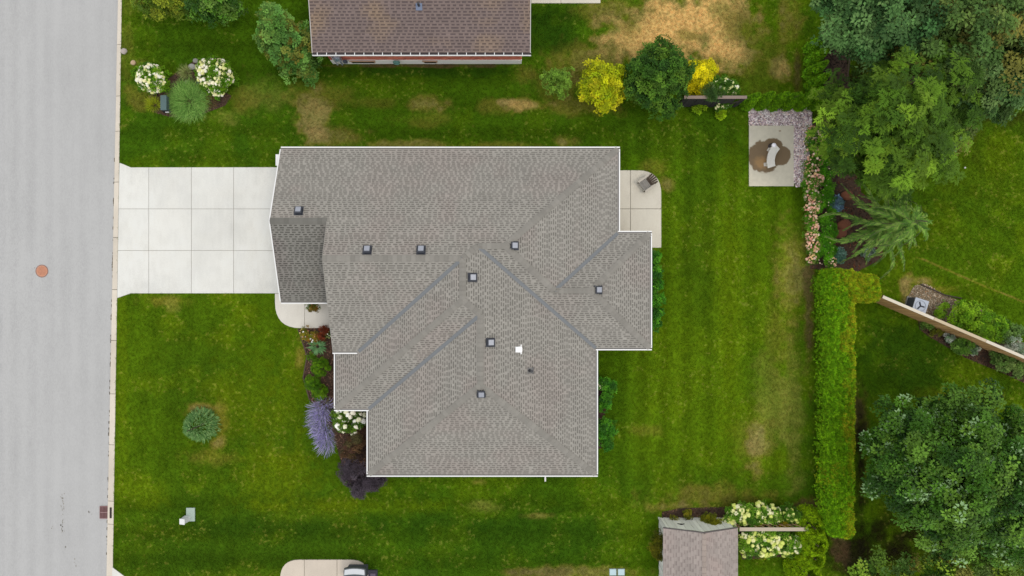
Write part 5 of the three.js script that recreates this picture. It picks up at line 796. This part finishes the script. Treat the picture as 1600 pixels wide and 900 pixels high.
// ------------------------------------------------------------------ shed, trellis, hydrangeas at the lower right
{
  const o = thing('garden_shed', 'garden shed with pale board walls and a brown grey shingle roof', 'shed');
  const xw = 8.62, xe = 12.45, zn = 13.46, zs = 18.4, xr = 10.52, he = 1.85, hr = 2.62, slope = (hr - he) / (xr - 8.45);
  const cols = { tooth: T(168, 157, 150), gap: T(152, 140, 134), tint: T(180, 160, 152) };
  const Wf = [V(8.45, he, zn - .03), V(8.45, he, zs), V(xr, hr, zs), V(xr, hr, zn - .03)], Ef = [V(xr, hr, zn - .03), V(xr, hr, zs), V(12.62, he - .02, zs), V(12.62, he - .02, zn - .03)];
  const d = new MB(); for (const f of [Wf, Ef]) { const lo = f.map((v) => v.clone().add(V(0, -.06, 0))); d.quad(...f).quad(lo[3], lo[2], lo[1], lo[0]); for (let i = 0; i < 4; i++) d.quad(f[i], f[(i + 1) % 4], lo[(i + 1) % 4], lo[i]); }
  const roof = d.build('roof', M.deck, o); for (const [f, s] of [[Wf, 801], [Ef, 802]]) shingles(roof, f, cols, s, { exposure: .15, tooth: [.2, .32], gap: [.14, .25], lift: .003 });
  const nrm = { a: V(-slope, 1, 0).normalize(), b: V(slope, 1, 0).normalize() }; caps(roof, V(xr, hr + .004, zn), V(xr, hr + .004, zs), 'a', 'b', { tooth: T(176, 162, 152), gap: T(158, 144, 136) }, 803, { normals: nrm, half: .11, step: .3 });
  const fb = new MB(); for (const [a, b] of [[V(8.45, he, zn - .045), V(xr, hr, zn - .045)], [V(xr, hr, zn - .045), V(12.62, he - .02, zn - .045)]]) { const lo = V(0, -.1, 0), w = V(0, 0, -.03), up = V(0, .015, 0); fb.hexa([a.clone().add(lo), b.clone().add(lo), b.clone().add(lo).add(w), a.clone().add(lo).add(w), a.clone().add(up), b.clone().add(up), b.clone().add(up).add(w), a.clone().add(up).add(w)]); } fb.build('fascia', std(T(112, 104, 104), .7), o);
  const q = rngOf(804), n = 17, bw = (xe - xw) / n, pale = [.84, .84, .76];
  for (let i = 0; i < n; i++) { const x0 = xw + i * bw, x1 = x0 + bw - .012, h0 = Math.min(he + (x0 - 8.45) * slope, hr - (x0 - xr) * slope) - .08, h1 = Math.min(he + (x1 - 8.45) * slope, hr - (x1 - xr) * slope) - .08, t = (i % 2) * .018; const c = mul(pale, .84 + q() * .26); new MB().hexa([V(x0, 0, zn + .04), V(x1, 0, zn + .04), V(x1, 0, zn - t), V(x0, 0, zn - t), V(x0, h0, zn + .04), V(x1, h1, zn + .04), V(x1, h1, zn - t), V(x0, h0, zn - t)], c).build('siding_board', M.vc, o); }
  for (let i = 0; i < 16; i++) new MB().box(xw + .012 - (i % 2) * .016, he / 2 - .02, zn + .16 + i * .3, .04, he - .08, .285, mul([.74, .74, .7], .85 + q() * .25)).build('siding_board', M.vc, o);
  new MB().box(xw - .02, he / 2, zn - .005, .1, he - .08, .1, T(240, 240, 232)).build('corner_trim', M.vc, o);
  new MB().box((xw + xe) / 2, .9, zs, xe - xw, 1.8, .06, pale).box(xe, .9, (zn + zs) / 2, .06, 1.8, zs - zn, pale).build('wall', M.vc, o);
  const or = thing('wall_ornament', 'small dark bird shaped ornament on the shed wall', 'ornament', [9.62, 1.15, zn - .03]); new MB().box(-.1, 0, 0, .2, .05, .04, T(50, 48, 46), 0, [0, .5]).box(.1, .02, 0, .2, .05, .04, T(50, 48, 46), 0, [0, -.4]).box(0, .05, -.01, .08, .1, .05, T(40, 38, 36)).build('body', M.vc, or);
  bush('mounded_shrub', 'rounded olive green shrub in front of the shed wall near the hydrangeas', [1108, 805], [[1113, 817, .8, 11, .4], [1106, 812, .6, 9, .35], [1118, 820, .7, 6, .3]], { geo: G.tiny, pal: [T(130, 134, 24, 1.45), T(108, 116, 24, 1.45), T(92, 104, 24, 1.45)], seed: 805, clump: .14, per: 16, s: [1, 1.5] });
  bush('mounded_shrub', 'tiny olive shrub in the middle of the bed above the shed', [1074, 803], [[1075, 804, .3, 6, .25]], { geo: G.tiny, pal: oliveP, seed: 806, clump: .12, per: 10, s: [.8, 1.3] });
  bush('mounded_shrub', 'sparse yellowish plant at the left end of the shed wall', [1052, 806], [[1053, 811, .3, 5, .25]], { geo: G.tiny, pal: oliveP, seed: 807, clump: .12, per: 6, s: [.8, 1.2] });
  bush('mounded_shrub', 'loose olive bush along the left wall of the shed', [1024, 848], [[1029, 838, .7, 8, .45], [1027, 852, .7, 9, .45], [1030, 862, .6, 8, .4]], { geo: G.juniper, pal: oliveP, seed: 808, clump: .18, per: 9, s: [.6, 1] });
  const tr = thing('trellis_fence', 'weathered wooden trellis with a flat top rail between two hydrangeas', 'trellis'), h = 1.45, X0 = 12.85, X1 = 16.72, zt = 13.62, wood = T(196, 182, 162), brown = T(150, 118, 84);
  new MB().box((X0 + X1) / 2, h, zt, X1 - X0, .05, .2, wood).build('top_rail', M.vc, tr); for (const x of [X0 + .1, (X0 + X1) / 2, X1 - .1]) new MB().box(x, h / 2 - .03, zt, .1, h, .1, brown).build('post', M.vc, tr); for (const y of [.25, .85]) new MB().box((X0 + X1) / 2, y, zt - .07, X1 - X0, .09, .035, brown).build('rail', M.vc, tr);
  for (let i = 0; i < 9; i++) { const x = X0 + .15 + i * .42; new MB().bar(V(x, .15, zt - .1), V(Math.min(x + .85, X1), 1.3, zt - .1), .03, .05, mul(T(186, 150, 112), .8 + .4 * q())).build('slat', M.vc, tr); }
  const leaf = [T(84, 132, 34, 1.4), T(64, 108, 28, 1.4), T(110, 156, 44, 1.35)], lime = [T(232, 232, 160, 1.15), T(220, 226, 132, 1.15), T(204, 216, 104, 1.15), T(240, 238, 190, 1.1)];
  const hyd = (label, base, L, n, seed, s = [.85, 1.4]) => { const b = bush('hydrangea_shrub', label, base, L.map((l) => l.slice(0, 5)), { geo: G.broad2, pal: leaf, seed, clump: .22, per: 9, s: [.7, 1.05] }, 'hydrangea', 'lime white hydrangeas round the trellis'); blooms(b, L, { n: Math.round(n * 1.9), pal: lime, seed: seed + 1, s, ymin: 0 }); };
  hyd('lime white hydrangea on the lawn side of the trellis', [1165, 803], [[1150, 800, .8, 12, .4, .9], [1166, 804, .8, 14, .45, 1.1], [1186, 800, .8, 15, .45, 1.2], [1205, 804, .8, 14, .4, 1], [1140, 812, .6, 9, .3, .5], [1146, 822, .5, 6, .3, .3]], 12, 810);
  hyd('small hydrangea with few heads at the right end of the trellis', [1232, 806], [[1229, 801, .7, 9, .35, 1], [1240, 808, .7, 9, .35, .8], [1225, 812, .5, 7, .3, .5]], 5, 814);
  hyd('hydrangea crowded with lime white heads below the trellis', [1200, 845], [[1170, 846, .8, 17, .45, 1], [1195, 850, .8, 18, .45, 1.2], [1220, 846, .8, 16, .45, 1], [1240, 850, .7, 12, .4, .5], [1180, 836, .8, 12, .4, .8], [1206, 838, .8, 13, .4, .8], [1165, 860, .5, 8, .3, .4], [1228, 860, .5, 8, .3, .3]], 17, 818);
  bush('golden_shrub', 'golden dwarf shrub behind the middle of the trellis', [1180, 812], [[1183, 819, .6, 8, .35]], { geo: G.tiny, pal: [T(190, 170, 20, 1.4), T(160, 150, 24, 1.4)], seed: 822, clump: .13, per: 12, s: [.9, 1.4] }); bush('golden_shrub', 'golden dwarf shrub behind the right part of the trellis', [1221, 812], [[1225, 819, .6, 8, .35]], { geo: G.tiny, pal: [T(180, 162, 24, 1.4), T(150, 142, 26, 1.4)], seed: 823, clump: .13, per: 12, s: [.9, 1.4] });
  bush('perennial_plant', 'yellow flowering perennial at the lower edge of the crowded hydrangea', [1194, 866], [[1194, 866, .25, 9, .22]], { geo: G.small, pal: [T(190, 180, 40, 1.3), T(120, 140, 40, 1.4)], seed: 824, clump: .14, per: 7, s: [.5, .8] }, 'plant');
}
// ------------------------------------------------------------------ low dark fence and its plants
{
  const o = thing('wooden_screen', 'dark wooden screen with a weathered flat top beside the cedar row', 'fence'), h = 1.9, [x0, z0] = at(1069, 152, h), [x1] = at(1167, 152, h), q = rngOf(830), n = 13, w = (x1 - x0) / n;
  new MB().box((x0 + x1) / 2, h, z0, x1 - x0, .05, .17, T(150, 132, 120)).build('top_rail', M.vc, o); for (const x of [x0 + .08, (x0 + x1) / 2, x1 - .08]) new MB().box(x, h / 2 - .03, z0 - .03, .1, h, .1, T(66, 58, 56)).build('post', M.vc, o);
  for (let i = 0; i < n; i++) if (i !== 11) new MB().box(x0 + (i + .5) * w, h / 2, z0 + .04 + (i % 2) * .012, w - .02, h - .1, .025, mul(T(52, 48, 50), .7 + q() * .6)).build('board', M.vc, o);
  new MB().bar(V(x1 - .1, h - .1, z0 + .08), V(x1 - .85, .2, z0 + .08), .05, .08, T(70, 60, 56)).build('brace', M.vc, o);
  const leaf = [T(84, 132, 40, 1.4), T(64, 108, 34, 1.4)];
  let L = [[1132, 136, .9, 13, .5, 1], [1144, 142, .8, 9, .4, .6], [1120, 134, .8, 9, .4, .4]]; let b = bush('hydrangea_shrub', 'pale green hydrangea behind the dark wooden screen', [1128, 140], L.map((l) => l.slice(0, 5)), { geo: G.broad2, pal: leaf, seed: 831, clump: .2, per: 9, s: [.6, .9] }, 'hydrangea'); blooms(b, L, { n: 22, pal: [T(236, 240, 190, 1.1), T(222, 228, 150, 1.1), T(246, 244, 220, 1.1)], seed: 832, s: [.7, 1.1] });
  bush('feathery_shrub', 'feathery grey green shrub leaning over the top of the dark screen', [1100, 148], [[1108, 144, 1.7, 9, .4], [1122, 147, 1.6, 8, .3], [1112, 153, 1.7, 6, .3]], { geo: G.juniper, pal: [T(88, 124, 74, 1.5), T(70, 106, 64, 1.5), T(104, 140, 84, 1.45)], seed: 833, clump: .22, per: 10, s: [.7, 1.1] });
  bush('hosta_plant', 'yellow green hosta at the foot of the dark screen', [1093, 168], [[1093, 168, .3, 8, .25]], { geo: G.hosta, pal: [T(140, 176, 30, 1.35), T(116, 156, 30, 1.35)], seed: 834, clump: .14, per: 6, s: [.5, .8] }, 'plant');
  L = [[1124, 164, .5, 9, .3, 1], [1134, 162, .5, 6, .3, .5]]; b = bush('hydrangea_shrub', 'little white hydrangea in front of the dark screen', [1126, 165], L.map((l) => l.slice(0, 5)), { geo: G.broad2, pal: leaf, seed: 835, clump: .16, per: 6, s: [.5, .8] }, 'hydrangea'); blooms(b, L, { n: 9, pal: creamP, seed: 836, s: [.5, .9] });
  bush('hosta_plant', 'bright lime leaved plant below the little white hydrangea', [1126, 178], [[1126, 177, .25, 6, .22]], { geo: G.hosta, pal: [T(150, 186, 30, 1.35)], seed: 837, clump: .12, per: 5, s: [.4, .7] }, 'plant');
}
// ------------------------------------------------------------------ wooden fence at the right, air conditioner, plants along it
{
  const o = thing('wooden_fence', 'tan vertical board fence with a pale flat top rail running to the right edge', 'fence'), h = 2.05, [ax, az] = at(1379, 463.5, h), [bx, bz] = at(1660, 584, h), L = Math.hypot(bx - ax, bz - az), ux = (bx - ax) / L, uz = (bz - az) / L, turn = -Math.atan2(uz, ux), q = rngOf(850), n = Math.round(L / .15);
  const nx = -uz, nz = ux;                            // towards the lower left
  for (let i = 0; i < n; i++) { const s = (i + .5) * L / n; new MB().box(ax + ux * s + nx * (.05 + (i % 2) * .012), h / 2, az + uz * s + nz * (.05 + (i % 2) * .012), L / n - .014, h - .06, .022, mul(mix(T(226, 180, 120, 1.1), T(190, 146, 92, 1.1), q()), .85 + q() * .25), turn).build('board', M.vc, o); }
  const seg = [0, .285, .575, .86, 1]; for (let i = 0; i < 4; i++) { const s0 = L * seg[i] + .01, s1 = L * seg[i + 1] - .01, m = (s0 + s1) / 2; new MB().box(ax + ux * m, h, az + uz * m, s1 - s0, .045, .16, i % 2 ? T(214, 196, 164) : T(232, 222, 202), turn).build('top_rail', M.vc, o); }
  for (let i = 0; i < 5; i++) { const s = .06 + (L - .12) * i / 4; new MB().box(ax + ux * s - nx * .06, h / 2 - .04, az + uz * s - nz * .06, .1, h, .1, T(170, 136, 92), turn).build('post', M.vc, o); } for (const y of [.4, 1.6]) new MB().box(ax + ux * L / 2 - nx * .02, y, az + uz * L / 2 - nz * .02, L, .09, .04, T(166, 130, 86), turn).build('rail', M.vc, o);
  const [cx, cz] = at(1425, 477.5), ac = thing('air_conditioner', 'grey air conditioner unit with a round fan behind the wooden fence', 'air conditioner', [cx, 0, cz], { turn: -.3 });
  new MB().box(0, .42, 0, .78, .74, .78, T(104, 110, 122)).build('cabinet', M.vc, ac); for (let i = 0; i < 6; i++) new MB().box(-.395, .15 + i * .11, 0, .012, .03, .72, T(60, 64, 74)).build('louvre', M.vc, ac);
  const top = new MB().box(0, .81, 0, .8, .05, .8, T(196, 204, 218)).build('top_panel', M.vc, ac); const rg = new THREE.TorusGeometry(.3, .015, 6, 30); rg.rotateX(Math.PI / 2); rg.translate(0, .84, 0); mesh('fan_ring', rg, std(T(150, 158, 172), .5), top); for (let i = 0; i < 3; i++) new MB().box(Math.cos(i * 2.1) * .12, .84, Math.sin(i * 2.1) * .12, .24, .012, .08, T(56, 60, 70), -i * 2.1).build('fan_blade', M.vc, top); new MB().box(0, .03, 0, .9, .08, .9, T(150, 148, 140)).build('pad', M.vc, ac);
  const g = [T(122, 168, 34, 1.4), T(98, 148, 30, 1.45), T(140, 182, 50, 1.35), T(80, 126, 30, 1.45)];
  bush('leafy_shrub', 'bright yellow green leafy shrub bed behind the wooden fence', [1525, 505], [[1500, 488, .7, 15, .45], [1520, 495, .8, 17, .5], [1540, 505, .8, 17, .5], [1522, 512, .7, 14, .45], [1552, 515, .8, 15, .45], [1500, 502, .6, 11, .4], [1540, 522, .7, 12, .4], [1562, 508, .6, 10, .4]], { geo: G.broad2, pal: g, seed: 851, clump: .24, per: 11, s: [.7, 1.05] });
  bush('leafy_shrub', 'small yellow green shrub right beside the air conditioner', [1464, 490], [[1466, 490, .4, 7, .3], [1475, 478, .4, 5, .25]], { geo: G.small, pal: g, seed: 852, clump: .16, per: 8, s: [.7, 1] });
  bush('grey_shrub', 'pale silver leaved shrub behind the far end of the wooden fence', [1585, 540], [[1580, 538, .8, 12, .4], [1594, 552, .8, 12, .4]], { geo: G.small, keep: true, pal: [T(190, 196, 180, 1.2), T(150, 170, 140, 1.3), T(120, 150, 110, 1.35)], seed: 853, clump: .2, per: 10, s: [.8, 1.2] });
  bush('leafy_shrub', 'blue green shrub between the silver shrub and the yellow green bed', [1570, 528], [[1572, 524, .7, 12, .4], [1584, 520, .6, 10, .4]], { geo: G.broad2, pal: [T(90, 126, 76, 1.4), T(110, 144, 90, 1.4)], seed: 854, clump: .2, per: 9, s: [.6, .9] });
  const p = [T(96, 140, 60, 1.4), T(74, 116, 50, 1.4), T(116, 156, 84, 1.35)];
  bush('leafy_plant', 'low green plant at the left end of the fence bed', [1448, 507], [[1449, 507, .3, 8, .25]], { geo: G.small, pal: p, seed: 855, clump: .15, per: 8, s: [.6, 1] }, 'plant'); bush('leafy_plant', 'low olive green plant second from the left in the fence bed', [1462, 515], [[1462, 516, .3, 7, .25]], { geo: G.small, pal: oliveP, seed: 856, clump: .15, per: 8, s: [.6, 1] }, 'plant');
  bush('hosta_plant', 'white edged hosta nearest the air conditioner in the fence bed', [1482, 526], [[1482, 527, .25, 6, .2]], { geo: G.hosta, keep: true, pal: [T(226, 228, 222, 1.15), T(190, 204, 184, 1.2), T(120, 150, 110, 1.3)], seed: 857, clump: .1, per: 6, s: [.35, .55] }, 'plant'); bush('hosta_plant', 'white edged hosta in the middle of the fence bed', [1522, 546], [[1522, 546, .25, 6, .2]], { geo: G.hosta, keep: true, pal: [T(230, 226, 216, 1.15), T(196, 204, 184, 1.2), T(120, 150, 110, 1.3)], seed: 858, clump: .1, per: 6, s: [.35, .55] }, 'plant');
  bush('leafy_plant', 'green leafy plant left of the middle hosta in the fence bed', [1506, 540], [[1506, 540, .4, 11, .3], [1496, 536, .3, 7, .25]], { geo: G.broad2, pal: p, seed: 859, clump: .18, per: 8, s: [.55, .85] }, 'plant');
  bush('leafy_shrub', 'broad grey green shrub at the right edge before the fence', [1580, 565], [[1566, 562, .6, 14, .4], [1585, 568, .7, 16, .45], [1600, 575, .6, 14, .4], [1556, 556, .4, 9, .3]], { geo: G.broad2, pal: [T(104, 140, 80, 1.4), T(84, 120, 66, 1.4), T(126, 156, 104, 1.35)], seed: 860, clump: .22, per: 10, s: [.6, .95] });
}
// ------------------------------------------------------------------ things on the pads and lawns
{ // curved bench and globe
  const [x, z] = at(1199.5, 247), o = thing('stone_bench', 'curved pale stone bench on the damp stain of the square pad', 'bench', [x, .05, z]), arc = (r, a0, a1, n = 14) => Array.from({ length: n + 1 }, (_, i) => { const a = lerp(a0, a1, i / n); return [Math.cos(a) * r, Math.sin(a) * r]; });
  const cx = 1.18, A0 = Math.PI - .60, A1 = Math.PI + .52, outer = arc(1.36, A0, A1), inner = arc(.94, A1, A0), s = new THREE.Shape([...outer, ...inner].map(([a, b]) => new THREE.Vector2(a + cx, b))), g = new THREE.ExtrudeGeometry(s, { depth: .07, bevelEnabled: true, bevelSize: .015, bevelThickness: .015, bevelSegments: 2 }); g.rotateX(-Math.PI / 2); g.translate(0, .38, 0); g.rotateY(-.22);
  mesh('seat', g, concrete([.66, .64, .58]), o); for (const a of [Math.PI - .36, Math.PI + .32]) { const p = V(cx + Math.cos(a) * 1.15, .19, -Math.sin(a) * 1.15).applyAxisAngle(V(0, 1, 0), -.22); new MB().box(p.x, .19, p.z, .46, .38, .14, [.6, .58, .53], a - Math.PI - .22).box(p.x, .03, p.z, .52, .06, .2, [.6, .58, .53], a - Math.PI - .22).build('leg', M.vc, o); }
  const [gx, gz] = at(1204.5, 229.5), b = thing('garden_globe', 'white ball on a dark round stand at the end of the stone bench', 'garden ornament', [gx, .05, gz]); const st = new THREE.LatheGeometry([[.19, 0], [.2, .04], [.09, .08], [.07, .2], [.15, .27], [.17, .3], [.02, .3]].map(([a, c]) => new THREE.Vector2(a, c)), 20); mesh('stand', st, std(T(64, 54, 52), .7), b); const sp = new THREE.SphereGeometry(.135, 22, 16); sp.translate(0, .41, 0); mesh('ball', sp, std([.86, .84, .9], .25), b);
}
{ // slatted garden chair
  const [x, z] = at(1009, 288), o = thing('garden_chair', 'weathered grey brown slatted garden chair on the back patio', 'chair', [x, .05, z], { turn: -.95 }), q = rngOf(870), grey = T(150, 146, 140), brown = T(108, 94, 82);
  // +z is forward before the turn
  for (let i = 0; i < 5; i++) new MB().box(0, .38 - (4 - i) * .022, .34 - (4 - i) * .1, .54, .025, .088, mul(grey, .85 + q() * .3), 0, [-.18, 0]).build('seat_slat', M.vc, o);
  for (let i = 0; i < 5; i++) { const a = (i - 2) * .07, hh = .74 - Math.abs(i - 2) * .06; new MB().box((i - 2) * .112, .28 + hh * .42, -.12 - hh * .26, .1, hh, .022, mul(brown, .8 + q() * .35), 0, [-.55, -a]).build('back_slat', M.vc, o); }
  for (const s of [-1, 1]) { new MB().box(s * .34, .56, .06, .11, .028, .72, mul(T(206, 198, 184), .95 + q() * .1)).build('armrest', M.vc, o); new MB().box(s * .31, .28, .36, .07, .56, .04, grey).build('leg', M.vc, o); new MB().box(s * .3, .2, -.05, .035, .13, .95, brown, 0, [-.3, 0]).build('leg', M.vc, o); }
  new MB().box(0, .5, -.22, .6, .07, .03, brown).build('back_rail', M.vc, o);
}
{ // barbecue
  const [x, z] = [-8.97, 16.26], o = thing('barbecue_grill', 'grey hooded barbecue with a dark side shelf at the bottom edge', 'barbecue', [x, .05, z]), dk = T(60, 66, 74);
  const cart = new MB().box(0, .4, .2, 1.1, .75, .6, T(80, 84, 90)); cart.build('cart', M.vc, o); new MB().box(0, .8, .2, 1.14, .06, .7, dk).build('firebox', M.vc, o);
  const plan = (z0, z1, bow0, bow1, wa, wb) => { const s = new THREE.Shape(); s.moveTo(-wa, -z0); s.quadraticCurveTo(0, -z0 + bow0 * 2, wa, -z0); s.lineTo(wb, -z1); s.quadraticCurveTo(0, -z1 + bow1 * 2, -wb, -z1); s.closePath(); return s; };
  const slab = (name, s, y0, y1, mat, bev = .015) => { const g = new THREE.ExtrudeGeometry(s, { depth: y1 - y0 - bev * 2, bevelEnabled: true, bevelSize: bev, bevelThickness: bev, bevelSegments: 2, curveSegments: 14 }); g.rotateX(-Math.PI / 2); g.translate(0, y0 + bev, 0); mesh(name, g, mat, o); };
  slab('hood_rim', plan(-.23, .5, .07, 0, .6, .6), .83, 1.04, std(T(84, 88, 90), .5)); slab('hood', plan(-.19, .5, .065, 0, .55, .62), .84, 1.1, std(T(212, 216, 220), .35)); slab('hood_front', plan(.11, .52, .05, 0, .56, .66), .86, 1.13, std(T(66, 76, 82), .4));
  for (const s of [-1, 1]) new MB().box(s * .6, .98, .18, .035, .26, .66, T(104, 108, 112)).build('hood_end', M.vc, o); new MB().box(0, .98, .58, .8, .03, .03, T(220, 220, 222)).build('handle', M.vc, o);
  new MB().box(1.0, .84, .2, .52, .14, .62, T(46, 44, 56)).build('side_shelf', M.vc, o); new MB().box(1.02, .925, .24, .3, .03, .36, T(92, 84, 100)).build('side_burner', M.vc, o); for (const [a, b] of [[-.5, 0], [.5, 0], [-.5, .42], [.5, .42]]) new MB().box(a, .06, b, .07, .12, .07, [.02, .02, .02]).build('caster', M.vc, o);
}
{ // utility pedestal and meter lids
  const [x, z] = at(298.5, 803.5), o = thing('utility_pedestal', 'pale utility pedestal on a grey green pad in the front lawn', 'utility box', [x, 0, z]); new MB().box(0, .04, 0, .5, .08, .78, T(172, 190, 178)).build('pad', M.vc, o);
  const g = new MB(), q = [[-.36, .05, .36], [-.02, .05, .36], [-.02, .05, .06], [-.36, .05, .06]].map((a) => V(...a)), t = [[-.34, .62, .33], [-.05, .72, .33], [-.05, .72, .08], [-.34, .62, .08]].map((a) => V(...a)); g.hexa([...q, ...t], T(226, 230, 228)); g.build('body', M.vc, o); new MB().box(-.19, .69, .205, .36, .03, .32, T(238, 240, 240), 0, [0, .3]).build('lid', M.vc, o);
  [['left', 957.5], ['right', 970.5]].forEach(([w, px]) => { const [lx, lz] = at(px, 893.5), l = thing('meter_lid', `pale blue square utility lid in the lawn, ${w} one of the pair`, 'utility lid', [lx, 0, lz], { group: 'pale blue lids in the lawn' }); new MB().box(0, .03, 0, .36, .06, .34, T(196, 222, 228)).build('cover', M.vc, l); new MB().box(0, .02, 0, .42, .06, .4, T(150, 166, 160)).build('frame', M.vc, l); });
}
renderer.render(scene, camera);
